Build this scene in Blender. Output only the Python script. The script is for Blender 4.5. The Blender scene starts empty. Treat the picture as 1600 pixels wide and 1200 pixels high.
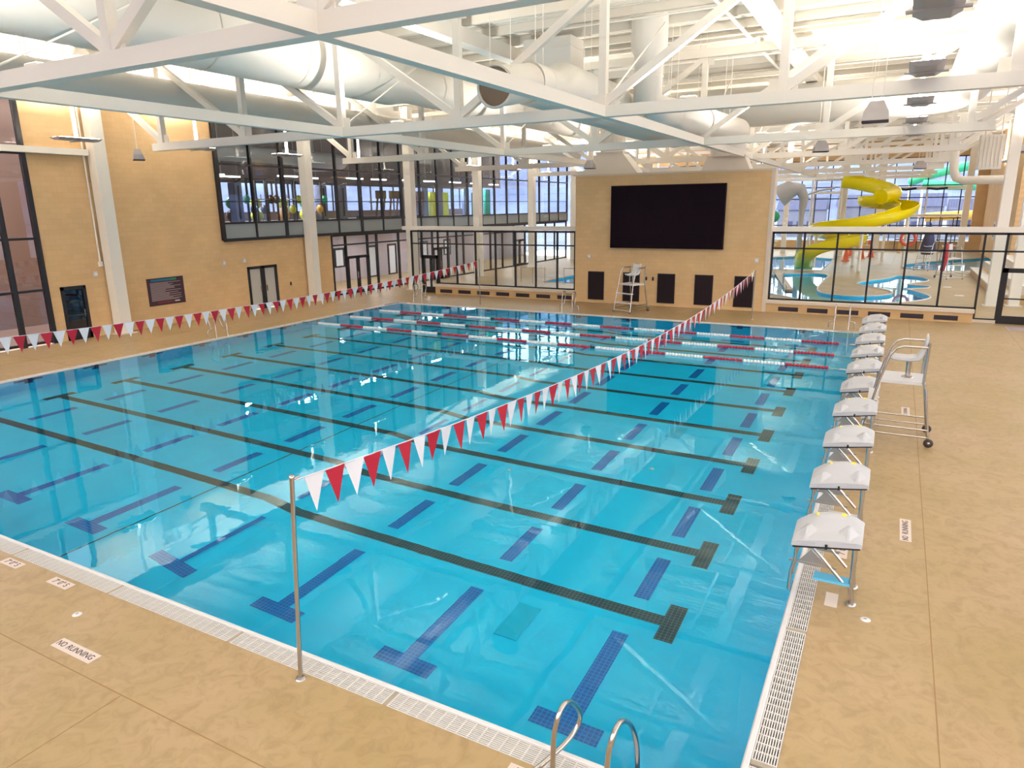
import bpy, math, random
from mathutils import Vector, Matrix
from mathutils.geometry import tessellate_polygon
random.seed(7)
R = math.radians
C = bpy.context.scene.collection
scene = bpy.context.scene

# ------------------------------------------------------------------ camera
cam_d = bpy.data.cameras.new('camera')
cam_d.sensor_fit = 'HORIZONTAL'; cam_d.sensor_width = 36.0
cam_d.lens = 1085.92 / 1600.0 * 36.0
cam_d.clip_end = 1500
cam = bpy.data.objects.new('camera', cam_d); C.objects.link(cam)
PITCH, YAW, ROLL = -0.249682, 0.499167, -0.013438
fw0 = Vector((-math.sin(YAW), math.cos(YAW), 0)); rt0 = Vector((math.cos(YAW), math.sin(YAW), 0)); up0 = Vector((0, 0, 1))
fwd = fw0 * math.cos(PITCH) + up0 * math.sin(PITCH)
upv = -fw0 * math.sin(PITCH) + up0 * math.cos(PITCH)
rgt = rt0 * math.cos(ROLL) + upv * math.sin(ROLL)
upr = -rt0 * math.sin(ROLL) + upv * math.cos(ROLL)
cam.matrix_world = Matrix(((rgt.x, upr.x, -fwd.x, 0.7418), (rgt.y, upr.y, -fwd.y, -5.0876), (rgt.z, upr.z, -fwd.z, 5.0239), (0, 0, 0, 1)))
scene.camera = cam

# ------------------------------------------------------------------ world, exposure
w = bpy.data.worlds.new('sky'); scene.world = w; w.use_nodes = True
bg = w.node_tree.nodes['Background']
bg.inputs['Color'].default_value = (1.0, 0.98, 0.96, 1); bg.inputs['Strength'].default_value = 3.8
vs = scene.view_settings
vs.view_transform = 'Standard'; vs.look = 'None'; vs.gamma = 1.0; vs.use_curve_mapping = False
vs.exposure = 0.52
LAMP_W = 290.0
scene.cycles.adaptive_threshold = 0.02

# ------------------------------------------------------------------ materials
def new_mat(name):
    m = bpy.data.materials.new(name); m.use_nodes = True
    nt = m.node_tree; nt.nodes.clear()
    out = nt.nodes.new('ShaderNodeOutputMaterial')
    return m, nt, out
def pbr(name, col, rough=.5, metal=0.0, noise=None, bump=None, spec=.5, emit=None):
    """noise=(scale, amount, detail) colour variation; bump=(scale, strength)"""
    m, nt, out = new_mat(name)
    b = nt.nodes.new('ShaderNodeBsdfPrincipled'); nt.links.new(b.outputs[0], out.inputs[0])
    b.inputs['Base Color'].default_value = (*col, 1); b.inputs['Roughness'].default_value = rough
    b.inputs['Metallic'].default_value = metal; b.inputs['Specular IOR Level'].default_value = spec
    if emit:
        b.inputs['Emission Color'].default_value = (*emit[0], 1); b.inputs['Emission Strength'].default_value = emit[1]
    if noise or bump:
        tc = nt.nodes.new('ShaderNodeTexCoord')
    if noise:
        n = nt.nodes.new('ShaderNodeTexNoise'); n.inputs['Scale'].default_value = noise[0]; n.inputs['Detail'].default_value = noise[2]
        nt.links.new(tc.outputs['Object'], n.inputs['Vector'])
        r = nt.nodes.new('ShaderNodeValToRGB'); a = noise[1]
        r.color_ramp.elements[0].position = .3; r.color_ramp.elements[1].position = .7
        r.color_ramp.elements[0].color = (*[max(0, c * (1 - a)) for c in col], 1)
        r.color_ramp.elements[1].color = (*[min(1, c * (1 + a)) for c in col], 1)
        nt.links.new(n.outputs['Fac'], r.inputs[0]); nt.links.new(r.outputs[0], b.inputs['Base Color'])
    if bump:
        n2 = nt.nodes.new('ShaderNodeTexNoise'); n2.inputs['Scale'].default_value = bump[0]; n2.inputs['Detail'].default_value = 4
        nt.links.new(tc.outputs['Object'], n2.inputs['Vector'])
        bp = nt.nodes.new('ShaderNodeBump'); bp.inputs['Strength'].default_value = bump[1]; bp.inputs['Distance'].default_value = .02
        nt.links.new(n2.outputs['Fac'], bp.inputs['Height']); nt.links.new(bp.outputs[0], b.inputs['Normal'])
    return m
def deck_mat(name, c1, c2, c3):
    m, nt, out = new_mat(name)
    b = nt.nodes.new('ShaderNodeBsdfPrincipled'); nt.links.new(b.outputs[0], out.inputs[0])
    b.inputs['Roughness'].default_value = .42; b.inputs['Specular IOR Level'].default_value = .35
    tc = nt.nodes.new('ShaderNodeTexCoord')
    n1 = nt.nodes.new('ShaderNodeTexNoise'); n1.inputs['Scale'].default_value = .45; n1.inputs['Detail'].default_value = 5
    n2 = nt.nodes.new('ShaderNodeTexNoise'); n2.inputs['Scale'].default_value = 4.5; n2.inputs['Detail'].default_value = 8; n2.inputs['Roughness'].default_value = .65; n2.inputs['Distortion'].default_value = 1.2
    for n in (n1, n2): nt.links.new(tc.outputs['Object'], n.inputs['Vector'])
    r1 = nt.nodes.new('ShaderNodeValToRGB'); r1.color_ramp.elements[0].position = .35; r1.color_ramp.elements[1].position = .65
    r1.color_ramp.elements[0].color = (*c1, 1); r1.color_ramp.elements[1].color = (*c2, 1)
    nt.links.new(n1.outputs['Fac'], r1.inputs[0])
    r2 = nt.nodes.new('ShaderNodeValToRGB'); r2.color_ramp.elements[0].position = .34; r2.color_ramp.elements[1].position = .56
    r2.color_ramp.elements[0].color = (1, 1, 1, 1); r2.color_ramp.elements[1].color = (0, 0, 0, 1)
    nt.links.new(n2.outputs['Fac'], r2.inputs[0])
    mx = nt.nodes.new('ShaderNodeMix'); mx.data_type = 'RGBA'
    ml = nt.nodes.new('ShaderNodeMath'); ml.operation = 'MULTIPLY'; ml.inputs[1].default_value = .55
    nt.links.new(r2.outputs[0], ml.inputs[0]); nt.links.new(ml.outputs[0], mx.inputs[0])
    nt.links.new(r1.outputs[0], mx.inputs[6]); mx.inputs[7].default_value = (*c3, 1)
    nt.links.new(mx.outputs[2], b.inputs['Base Color'])
    bp = nt.nodes.new('ShaderNodeBump'); bp.inputs['Strength'].default_value = .25; bp.inputs['Distance'].default_value = .01
    nt.links.new(n2.outputs['Fac'], bp.inputs['Height']); nt.links.new(bp.outputs[0], b.inputs['Normal'])
    return m
def brick_mat(name, plane, c1, c2, mortar, bw, bh, ms=.008, offset=.5, rough=.7, bump=.25, vary=.1):
    """plane: 'yz', 'xz' or 'xy' - which object axes the coursing follows"""
    m, nt, out = new_mat(name)
    b = nt.nodes.new('ShaderNodeBsdfPrincipled'); nt.links.new(b.outputs[0], out.inputs[0])
    b.inputs['Roughness'].default_value = rough
    tc = nt.nodes.new('ShaderNodeTexCoord'); sp = nt.nodes.new('ShaderNodeSeparateXYZ'); cb = nt.nodes.new('ShaderNodeCombineXYZ')
    nt.links.new(tc.outputs['Object'], sp.inputs[0])
    nt.links.new(sp.outputs[plane[0].upper()], cb.inputs[0]); nt.links.new(sp.outputs[plane[1].upper()], cb.inputs[1])
    br = nt.nodes.new('ShaderNodeTexBrick'); nt.links.new(cb.outputs[0], br.inputs['Vector'])
    br.offset = offset
    br.inputs['Color1'].default_value = (*c1, 1); br.inputs['Color2'].default_value = (*c2, 1); br.inputs['Mortar'].default_value = (*mortar, 1)
    br.inputs['Scale'].default_value = 1; br.inputs['Mortar Size'].default_value = ms; br.inputs['Brick Width'].default_value = bw; br.inputs['Row Height'].default_value = bh
    br.inputs['Mortar Smooth'].default_value = .2
    n = nt.nodes.new('ShaderNodeTexNoise'); n.inputs['Scale'].default_value = .6; n.inputs['Detail'].default_value = 5
    nt.links.new(tc.outputs['Object'], n.inputs['Vector'])
    hs = nt.nodes.new('ShaderNodeHueSaturation')
    mr = nt.nodes.new('ShaderNodeMapRange'); mr.inputs[3].default_value = 1 - vary; mr.inputs[4].default_value = 1 + vary
    nt.links.new(n.outputs['Fac'], mr.inputs[0]); nt.links.new(mr.outputs[0], hs.inputs['Value'])
    nt.links.new(br.outputs['Color'], hs.inputs['Color']); nt.links.new(hs.outputs[0], b.inputs['Base Color'])
    bp = nt.nodes.new('ShaderNodeBump'); bp.inputs['Strength'].default_value = bump; bp.inputs['Distance'].default_value = .01; bp.invert = True
    nt.links.new(br.outputs['Fac'], bp.inputs['Height']); nt.links.new(bp.outputs[0], b.inputs['Normal'])
    return m
def glass_mat(name, tint, refl=1.0, ior=1.5):
    m, nt, out = new_mat(name)
    t = nt.nodes.new('ShaderNodeBsdfTransparent'); t.inputs[0].default_value = (*tint, 1)
    g = nt.nodes.new('ShaderNodeBsdfGlossy'); g.inputs['Roughness'].default_value = .0
    ge = nt.nodes.new('ShaderNodeNewGeometry'); dt = nt.nodes.new('ShaderNodeVectorMath'); dt.operation = 'DOT_PRODUCT'
    nt.links.new(ge.outputs['Normal'], dt.inputs[0]); nt.links.new(ge.outputs['Incoming'], dt.inputs[1])
    def mth(op, a, b_=None):
        q = nt.nodes.new('ShaderNodeMath'); q.operation = op; q.use_clamp = True
        if isinstance(a, (int, float)): q.inputs[0].default_value = a
        else: nt.links.new(a, q.inputs[0])
        if b_ is not None: q.inputs[1].default_value = b_
        return q.outputs[0]
    ab = nt.nodes.new('ShaderNodeMath'); ab.operation = 'ABSOLUTE'; nt.links.new(dt.outputs['Value'], ab.inputs[0])
    om = nt.nodes.new('ShaderNodeMath'); om.operation = 'SUBTRACT'; om.inputs[0].default_value = 1; nt.links.new(ab.outputs[0], om.inputs[1])
    p5 = mth('POWER', om.outputs[0], 5); ml = mth('MULTIPLY', p5, .96 * refl); ad = nt.nodes.new('ShaderNodeMath'); ad.operation = 'ADD'; ad.use_clamp = True; nt.links.new(ml, ad.inputs[0]); ad.inputs[1].default_value = .04 * refl
    mx = nt.nodes.new('ShaderNodeMixShader'); nt.links.new(ad.outputs[0], mx.inputs[0])
    nt.links.new(t.outputs[0], mx.inputs[1]); nt.links.new(g.outputs[0], mx.inputs[2]); nt.links.new(mx.outputs[0], out.inputs[0])
    return m
def water_mat(name, tint, strength, scale=1.0):
    m, nt, out = new_mat(name)
    g = nt.nodes.new('ShaderNodeBsdfGlass'); g.inputs['Color'].default_value = (*tint, 1); g.inputs['Roughness'].default_value = 0; g.inputs['IOR'].default_value = 1.333
    tc = nt.nodes.new('ShaderNodeTexCoord')
    n = nt.nodes.new('ShaderNodeTexNoise'); n.inputs['Scale'].default_value = 1.3 * scale; n.inputs['Detail'].default_value = 3; n.inputs['Roughness'].default_value = .45; n.inputs['Distortion'].default_value = .3
    nt.links.new(tc.outputs['Object'], n.inputs['Vector'])
    n2 = nt.nodes.new('ShaderNodeTexNoise'); n2.inputs['Scale'].default_value = .14 * scale; n2.inputs['Detail'].default_value = 2
    nt.links.new(tc.outputs['Object'], n2.inputs['Vector'])
    mr = nt.nodes.new('ShaderNodeMapRange'); mr.inputs[1].default_value = .42; mr.inputs[2].default_value = .62; mr.inputs[3].default_value = strength * .25; mr.inputs[4].default_value = strength
    nt.links.new(n2.outputs['Fac'], mr.inputs[0])
    bp = nt.nodes.new('ShaderNodeBump'); bp.inputs['Distance'].default_value = .05
    nt.links.new(mr.outputs[0], bp.inputs['Strength'])
    nt.links.new(n.outputs['Fac'], bp.inputs['Height']); nt.links.new(bp.outputs[0], g.inputs['Normal'])
    nt.links.new(g.outputs[0], out.inputs[0])
    return m

M = {}
M['deck'] = deck_mat('deck_concrete', (.355, .25, .115), (.41, .283, .162), (.26, .17, .078))
M['joint'] = pbr('joint_sealant', (.28, .17, .07), .8)
M['brick_yz'] = brick_mat('masonry_yz', 'yz', (.67, .44, .22), (.71, .475, .245), (.645, .42, .21), .40, .20, vary=.16)
M['brick_xz'] = brick_mat('masonry_xz', 'xz', (.67, .44, .22), (.71, .475, .245), (.645, .42, .21), .40, .20, vary=.16)
M['plaster'] = pbr('pool_plaster', (.0, .63, 1.0), .6, noise=(1.5, .05, 3))
M['line_black'] = brick_mat('black_mosaic', 'xy', (.012, .02, .03), (.02, .03, .045), (.10, .16, .2), .065, .065, .006, 0, .3, .2)
M['line_blue'] = brick_mat('blue_mosaic', 'xy', (.0, .10, .42), (.0, .13, .50), (.01, .28, .72), .065, .065, .006, 0, .3, .2)
M['target_blue'] = brick_mat('navy_mosaic', 'xz', (.004, .02, .12), (.006, .03, .16), (.03, .1, .3), .065, .065, .006, 0, .3, .2)
M['lip'] = pbr('gutter_lip_white', (.60, .585, .60), .35)
M['grate'] = pbr('grate_white', (.56, .535, .52), .5)
M['channel'] = pbr('gutter_channel', (.16, .14, .13), .8)
M['plate'] = pbr('gutter_plate', (.33, .28, .22), .5)
M['water'] = water_mat('pool_water', (.80, 1.0, 1.0), .10)
M['water2'] = water_mat('leisure_water', (.93, .985, 1.0), .12)
M['steel'] = pbr('stainless_steel', (.50, .47, .45), .22, 1.0)
M['steel_dark'] = pbr('brushed_steel', (.42, .40, .39), .35, 1.0)
M['white'] = pbr('white_paint', (.88, .83, .75), .5)
M['white_cool'] = pbr('white_plastic', (.62, .61, .63), .38)
M['cover'] = pbr('cover_white', (.47, .47, .50), .45)
M['duct'] = pbr('duct_white', (.80, .76, .69), .42)
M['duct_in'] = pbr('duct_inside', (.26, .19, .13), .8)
M['ceil'] = pbr('roof_deck', (.80, .76, .68), .7)
M['joist'] = pbr('roof_joist', (.76, .71, .62), .65)
M['black'] = pbr('black_frame', (.012, .011, .014), .4)
M['black_matte'] = pbr('black_panel', (.020, .012, .016), .8, spec=.2)
M['screen'] = pbr('led_screen', (.012, .006, .010), .9, spec=.1)
M['glass'] = glass_mat('clear_glass', (.93, .96, .97), 1.0)
M['glass_dark'] = glass_mat('grey_glass', (.62, .63, .68), 1.6)
M['spandrel'] = pbr('spandrel_grey', (.27, .30, .31), .25)
M['red'] = pbr('pennant_red', (.42, .004, .025), .6)
M['pwhite'] = pbr('pennant_white', (.70, .69, .74), .6)
M['float_red'] = pbr('float_red', (.42, .012, .04), .4)
M['float_white'] = pbr('float_white', (.82, .82, .83), .4)
M['float_black'] = pbr('float_navy', (.01, .03, .06), .4)
M['stone'] = pbr('sill_stone', (.68, .58, .48), .6)
M['tan'] = pbr('tan_wall', (.60, .39, .19), .7, noise=(1.2, .08, 4))
M['vent'] = pbr('vent_dark', (.03, .02, .03), .6)
M['sign_tile'] = pbr('sign_tile', (.62, .52, .47), .5)
M['ink'] = pbr('sign_ink', (.035, .02, .03), .6)
M['grey_metal'] = pbr('grey_metal', (.42, .385, .38), .45)
M['rubber'] = pbr('rubber', (.045, .03, .03), .6)
M['sky_blue'] = pbr('step_blue', (.10, .45, .70), .5)
M['yellow'] = pbr('label_yellow', (.85, .68, .05), .5)
M['slide'] = pbr('slide_yellow', (.90, .76, .0), .22)
M['cone'] = pbr('cone_orange', (.85, .12, .04), .5)
M['ring'] = pbr('ring_red', (.75, .09, .06), .5)
M['navy'] = pbr('umbrella_navy', (.01, .03, .12), .7)
M['grey_feature'] = pbr('grey_feature', (.50, .49, .51), .5)
M['lilac_wall'] = pbr('lobby_wall', (.42, .35, .36), .7)
M['pink_wall'] = pbr('pinkish_wall', (.45, .31, .24), .7)
M['dark_ceiling'] = pbr('gym_ceiling', (.17, .13, .13), .8)
M['gym_floor'] = pbr('gym_floor', (.12, .10, .10), .6)
M['blue_panel'] = pbr('gym_blue_grey', (.16, .18, .30), .6)
M['machine'] = pbr('machine_black', (.02, .018, .022), .4)
M['brown'] = pbr('machine_brown', (.16, .08, .055), .5)
M['green'] = pbr('green_plastic', (.02, .42, .22), .4)
M['lime'] = pbr('lime_plastic', (.62, .68, .03), .4)
M['orange'] = pbr('orange_plastic', (.75, .40, .05), .4)
M['lightbar'] = pbr('light_bar', (1, 1, 1), .5, emit=((1, .97, .92), 9))
M['lens'] = pbr('lamp_lens', (1, 1, 1), .5, emit=((1, .97, .9), 14))
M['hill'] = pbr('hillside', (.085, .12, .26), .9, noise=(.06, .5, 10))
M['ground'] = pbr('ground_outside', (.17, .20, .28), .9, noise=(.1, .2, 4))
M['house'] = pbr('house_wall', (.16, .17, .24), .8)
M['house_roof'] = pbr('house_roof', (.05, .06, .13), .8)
M['sign_board'] = pbr('board_dark', (.045, .018, .03), .5)
M['print_grey'] = pbr('print_grey', (.33, .25, .27), .6)
M['print_blue'] = pbr('print_blue', (.01, .16, .30), .5)
M['print_green'] = pbr('print_green', (.02, .25, .12), .5)
M['print_red'] = pbr('print_red', (.22, .015, .03), .5)
M['concrete'] = pbr('bleacher_concrete', (.66, .60, .54), .6)
M['drain'] = pbr('drain_grate', (.0, .52, .78), .6)
M['door_white'] = pbr('door_frosted', (.52, .50, .46), .45)
M['poster'] = pbr('poster_blue', (.14, .20, .36), .5)

# ------------------------------------------------------------------ mesh helpers
class MB:
    def __init__(s): s.v = []; s.f = []; s.sm = []; s.mi = []
    def add(s, vs_, fs, smooth=False, mi=0):
        o = len(s.v); s.v += [tuple(p) for p in vs_]
        for f in fs: s.f.append(tuple(i + o for i in f)); s.sm.append(smooth); s.mi.append(mi)
        return s
    def box(s, x0, x1, y0, y1, z0, z1, mi=0):
        x0, x1 = min(x0, x1), max(x0, x1); y0, y1 = min(y0, y1), max(y0, y1); z0, z1 = min(z0, z1), max(z0, z1)
        v = [(x0, y0, z0), (x1, y0, z0), (x1, y1, z0), (x0, y1, z0), (x0, y0, z1), (x1, y0, z1), (x1, y1, z1), (x0, y1, z1)]
        return s.add(v, [(0, 3, 2, 1), (4, 5, 6, 7), (0, 1, 5, 4), (1, 2, 6, 5), (2, 3, 7, 6), (3, 0, 4, 7)], False, mi)
    def beam(s, a, b, w_, h, up=(0, 0, 1)):
        a, b = Vector(a), Vector(b); d = (b - a).normalized(); u = Vector(up)
        if abs(d.dot(u)) > .99: u = Vector((0, 1, 0))
        r = d.cross(u).normalized(); u = r.cross(d).normalized()
        v = []
        for p in (a, b):
            for sx, sz in ((-1, -1), (1, -1), (1, 1), (-1, 1)): v.append(p + r * (sx * w_ / 2) + u * (sz * h / 2))
        return s.add(v, [(0, 1, 2, 3), (7, 6, 5, 4), (0, 4, 5, 1), (1, 5, 6, 2), (2, 6, 7, 3), (3, 7, 4, 0)])
    def tube(s, pts, r, n=10, caps=True, closed=False, arc=None):
        """r number or list. arc=(a0,a1): open trough cross-section"""
        P = [Vector(p) for p in pts]; N = len(P); rs = r if isinstance(r, (list, tuple)) else [r] * N
        up = Vector((0, 0, 1)); rings = []; prev = None
        for i in range(N):
            if closed: d = (P[(i + 1) % N] - P[i - 1])
            else: d = (P[min(i + 1, N - 1)] - P[max(i - 1, 0)])
            d.normalize()
            if prev is None:
                x = d.cross(up)
                if x.length < 1e-3: x = d.cross(Vector((0, 1, 0)))
                x.normalize()
            else:
                x = prev - d * prev.dot(d); x.normalize()
            prev = x; y = x.cross(d).normalized()
            if arc:
                xx = d.cross(up).normalized(); yy = xx.cross(d).normalized()
                rings.append([P[i] + (xx * math.cos(a) + yy * math.sin(a)) * rs[i] for a in [arc[0] + (arc[1] - arc[0]) * k / n for k in range(n + 1)]])
            else:
                rings.append([P[i] + (x * math.cos(2 * math.pi * k / n) + y * math.sin(2 * math.pi * k / n)) * rs[i] for k in range(n)])
        m = len(rings[0]); v = [p for ring in rings for p in ring]; f = []
        for i in range(N if closed else N - 1):
            j = (i + 1) % N
            for k in range(m - 1 if arc else m):
                l = (k + 1) % m; f.append((i * m + k, i * m + l, j * m + l, j * m + k))
        s.add(v, f, True)
        if caps and not closed and not arc:
            s.add(rings[0], [tuple(range(m))]); s.add(rings[-1], [tuple(reversed(range(m)))])
        return s
    def lathe(s, prof, n=16, c=(0, 0, 0), axis='z'):
        v = []; f = []; m = len(prof)
        for k in range(n):
            a = 2 * math.pi * k / n
            for r, h in prof:
                p = {'z': (r * math.cos(a), r * math.sin(a), h), 'x': (h, r * math.cos(a), r * math.sin(a)), 'y': (r * math.sin(a), h, r * math.cos(a))}[axis]
                v.append((c[0] + p[0], c[1] + p[1], c[2] + p[2]))
        for k in range(n):
            l = (k + 1) % n
            for i in range(m - 1): f.append((k * m + i, l * m + i, l * m + i + 1, k * m + i + 1))
        return s.add(v, f, True)
    def sphere(s, c, r, n=12, m=8, sz=1.0):
        return s.lathe([(max(1e-4, r * math.sin(math.pi * i / m)), -r * sz * math.cos(math.pi * i / m)) for i in range(m + 1)], n, c)
    def prism(s, poly, z0, z1):
        n = len(poly); tri = tessellate_polygon([[Vector((x, y, 0)) for x, y in poly]])
        v = [(x, y, z0) for x, y in poly] + [(x, y, z1) for x, y in poly]
        f = [tuple(i + n for i in t) for t in tri] + [tuple(reversed(t)) for t in tri] + [(i, (i + 1) % n, (i + 1) % n + n, i + n) for i in range(n)]
        return s.add(v, f)
    def mesh(s, name, mats):
        me = bpy.data.meshes.new(name); me.from_pydata(s.v, [], s.f)
        me.polygons.foreach_set('use_smooth', s.sm)
        for m in (mats if isinstance(mats, (list, tuple)) else [mats]): me.materials.append(M[m])
        if isinstance(mats, (list, tuple)): me.polygons.foreach_set('material_index', s.mi)
        me.update(); return me
    def build(s, name, mats, parent=None, fix=True):
        me = s.mesh(name, mats)
        return link(name, me, parent)
def smooth(p, it=2):
    P = [Vector(q) for q in p]
    for _ in range(it):
        q = [P[0]]
        for a, c in zip(P[:-1], P[1:]): q += [a.lerp(c, .25), a.lerp(c, .75)]
        q.append(P[-1]); P = q
    return P
def link(name, me, parent=None, loc=None, rz=None):
    o = bpy.data.objects.new(name, me); C.objects.link(o)
    if parent: o.parent = parent
    if loc is not None: o.location = loc
    if rz is not None: o.rotation_euler = (0, 0, rz)
    return o
def tag(o, label=None, cat=None, group=None, kind=None):
    if label: o['label'] = label
    if cat: o['category'] = cat
    if group: o['group'] = group
    if kind: o['kind'] = kind
    return o
def empty(name, loc=(0, 0, 0), rz=0):
    o = bpy.data.objects.new(name, None); C.objects.link(o); o.location = loc; o.rotation_euler = (0, 0, rz); o.empty_display_size = .2
    return o
def copy_tree(o, parent=None):
    c = o.copy(); C.objects.link(c); c.parent = parent
    for ch in list(o.children): copy_tree(ch, c)
    return c
def structure(o, label): return tag(o, label, None, None, 'structure')
def text_mesh(s, size):
    cu = bpy.data.curves.new('lettering', 'FONT'); cu.body = s; cu.size = size; cu.align_x = 'CENTER'; cu.align_y = 'CENTER'; cu.extrude = .0012; cu.resolution_u = 3
    t = bpy.data.objects.new('lettering', cu); C.objects.link(t)
    dg = bpy.context.evaluated_depsgraph_get(); dg.update()
    me = bpy.data.meshes.new_from_object(t.evaluated_get(dg)); bpy.data.objects.remove(t); bpy.data.curves.remove(cu)
    me.materials.clear(); me.materials.append(M['ink']); return me
ORD = ['first', 'second', 'third', 'fourth', 'fifth', 'sixth', 'seventh', 'eighth', 'ninth', 'tenth', 'eleventh', 'twelfth']

# ------------------------------------------------------------------ dimensions
PL, PW = -22.86, 25.3            # pool: X from PL to 0, Y from 0 to PW
XW, YF, ROOF = -28.2, 29.7, 11.3  # left wall face, far wall face, roof deck
Y0, YEND, XR = -9.0, 80.0, 9.8
GUT = .30
LANE0, LANE = 4.2, 2.134
LANES = [LANE0 + LANE * k for k in range(10)]

# ------------------------------------------------------------------ floor
LAG = [(-7.13, 49.13), (-3.12, 51.16), (-3.21, 44.91), (-3.13, 39.2), (-2.08, 37.67), (-0.62, 37.35), (0.82, 38.86), (0.93, 40.51), (0.03, 42.24), (-1.08, 43.69), (-1.18, 44.45), (-0.63, 46.34), (0.46, 48.09), (0.86, 49.63), (1.01, 50.65), (1.79, 50.95), (2.55, 50.27), (2.95, 48.6), (2.84, 47.26), (2.11, 46.15), (1.46, 44.69), (2.86, 44.48), (2.82, 43.0), (1.45, 42.27), (2.03, 41.3), (2.67, 39.32), (2.73, 38.15), (2.25, 36.83), (1.09, 35.27), (-0.95, 34.67), (-3.42, 34.73), (-4.8, 36.55), (-7.4, 38.25), (-9, 44)]
def chaikin(p, it=2):
    for _ in range(it):
        q = []
        for i in range(len(p)):
            a, b = p[i], p[(i + 1) % len(p)]
            q += [(a[0] * .75 + b[0] * .25, a[1] * .75 + b[1] * .25), (a[0] * .25 + b[0] * .75, a[1] * .25 + b[1] * .75)]
        p = q
    return p
LAG = chaikin(LAG, 2)
LANDP = [(-13, 53), (-13, 65), (-9.6, 66), (-7.33, 68.0), (-4.06, 65.46), (-4.02, 53.0)]
LEAP = [(1.47, 60.6), (3.35, 64.78), (9.0, 72.0), (9.0, 57), (4.71, 55.67), (1.46, 56.79)]
FARL = [(-20.2, 38), (-20.2, 52), (-14.5, 52), (-14.5, 38)]
outer = [(XW, Y0), (XR, Y0), (XR, YEND), (XW, YEND)]
hole = [(PL - GUT, -GUT), (GUT, -GUT), (GUT, PW + GUT), (PL - GUT, PW + GUT)]
loops = [outer, hole, LAG, LANDP, LEAP, FARL]
tris = tessellate_polygon([[Vector((x, y, 0)) for x, y in lp] for lp in loops])
fv = [(x, y, 0.0) for lp in loops for x, y in lp]
fl = MB(); fl.add(fv, [tuple(t) for t in tris])
floor = structure(fl.build('floor', 'deck'), 'tan stained concrete pool deck')
me = floor.data
for p in me.polygons:
    if p.normal.z < 0: p.flip()
def joint(x0, x1, y0, y1):
    b = MB().box(x0, x1, y0, y1, .0005, .002); b.build('joint', 'joint', floor)
joint(XW, XR, -1.487, -1.475); joint(-6.05, -6.042, Y0, -1.49); joint(1.605, 1.617, Y0, 29.6); joint(5.0, 5.01, Y0, 29.6)
joint(XW, PL - GUT, 8.0, 8.012); joint(XW, PL - GUT, 17.0, 17.012); joint(-25.6, -25.588, Y0, 29.5)

# ------------------------------------------------------------------ pool basin, lines
def fz(x):
    if x > -9.3: return -2.13
    if x > -10.1: return -2.13 + (-9.3 - x) / .8 * .26
    return -1.87 + (-10.1 - x) / 12.76 * .21
xs = [0, -9.3, -10.1, PL]
b = MB()
for i in range(3):
    b.add([(xs[i], 0, fz(xs[i])), (xs[i], PW, fz(xs[i])), (xs[i + 1], PW, fz(xs[i + 1])), (xs[i + 1], 0, fz(xs[i + 1]))], [(0, 1, 2, 3)])
    for yy, fl_ in ((0, False), (PW, True)):
        q = [(xs[i], yy, fz(xs[i])), (xs[i + 1], yy, fz(xs[i + 1])), (xs[i + 1], yy, -.02), (xs[i], yy, -.02)]
        b.add(q, [(0, 1, 2, 3) if fl_ else (3, 2, 1, 0)])
b.add([(0, 0, fz(0)), (0, PW, fz(0)), (0, PW, -.02), (0, 0, -.02)], [(3, 2, 1, 0)])
b.add([(PL, 0, fz(PL)), (PL, PW, fz(PL)), (PL, PW, -.02), (PL, 0, -.02)], [(0, 1, 2, 3)])
basin = structure(b.build('pool_basin', 'plaster'), 'blue lap pool basin under the water')
def strip_x(mb, y0, y1, x0, x1):
    cuts = sorted([x0, x1] + [c for c in (-9.3, -10.1) if min(x0, x1) < c < max(x0, x1)], reverse=True)
    for a, c in zip(cuts[:-1], cuts[1:]):
        za, zc = fz(a) + .006, fz(c) + .006
        mb.add([(a, y0, za), (a, y1, za), (c, y1, zc), (c, y0, zc)], [(0, 1, 2, 3)])
for k, y in enumerate(LANES):
    b = MB(); strip_x(b, y - .125, y + .125, -1.76, -21.1)
    strip_x(b, y - .46, y + .46, -1.49, -1.77); strip_x(b, y - .46, y + .46, -21.1, -21.38)
    b.build('lane_line', 'line_black', basin)
BLUE = [-2.24 - 2.48 * k for k in range(8)]
for x in BLUE:
    b = MB(); b.add([(x - .125, 1.78, fz(x) + .004), (x + .125, 1.78, fz(x) + .004), (x + .125, 3.66, fz(x) + .004), (x - .125, 3.66, fz(x) + .004)], [(0, 1, 2, 3)])
    strip_x(b, 1.52, 1.80, x + .46, x - .46); b.build('cross_line_end', 'line_blue', basin)
    dm = MB().add([(-.125, -.64, 0), (.125, -.64, 0), (.125, .64, 0), (-.125, .64, 0)], [(0, 1, 2, 3)]).mesh('cross_line_dash', 'line_blue')
    for k in range(9): link('cross_line_dash', dm, basin, (x, LANES[k] + LANE / 2 - .03, fz(x) + .006))
    b = MB(); strip_x(b, PW - 1.55, PW - 1.27, x + .46, x - .46); b.build('cross_line_end', 'line_blue', basin)
    t = MB(); t.box(x - .12, x + .12, PW - .012, PW - .002, -.75, -.05); t.box(x - .42, x + .42, PW - .012, PW - .002, -.40, -.18); t.build('wall_target', 'target_blue', basin)
for y in LANES:
    for xx, d in ((PL, .012), (0, -.012)):
        t = MB(); t.box(xx, xx + d, y - .12, y + .12, -.75, -.05); t.box(xx, xx + d, y - .42, y + .42, -.40, -.18); t.build('wall_target', 'target_blue', basin)
MB().box(-11.46, -11.43, 0, PW, fz(-11.45), fz(-11.45) + .012).build('mid_line', 'line_black', basin)
for (x, y) in ((-3.73, 3.2), (-3.73, 12.0)):
    b = MB().box(x - .19, x + .19, y - .42, y + .42, -2.13, -2.11); b.build('main_drain', 'drain', basin)
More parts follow.
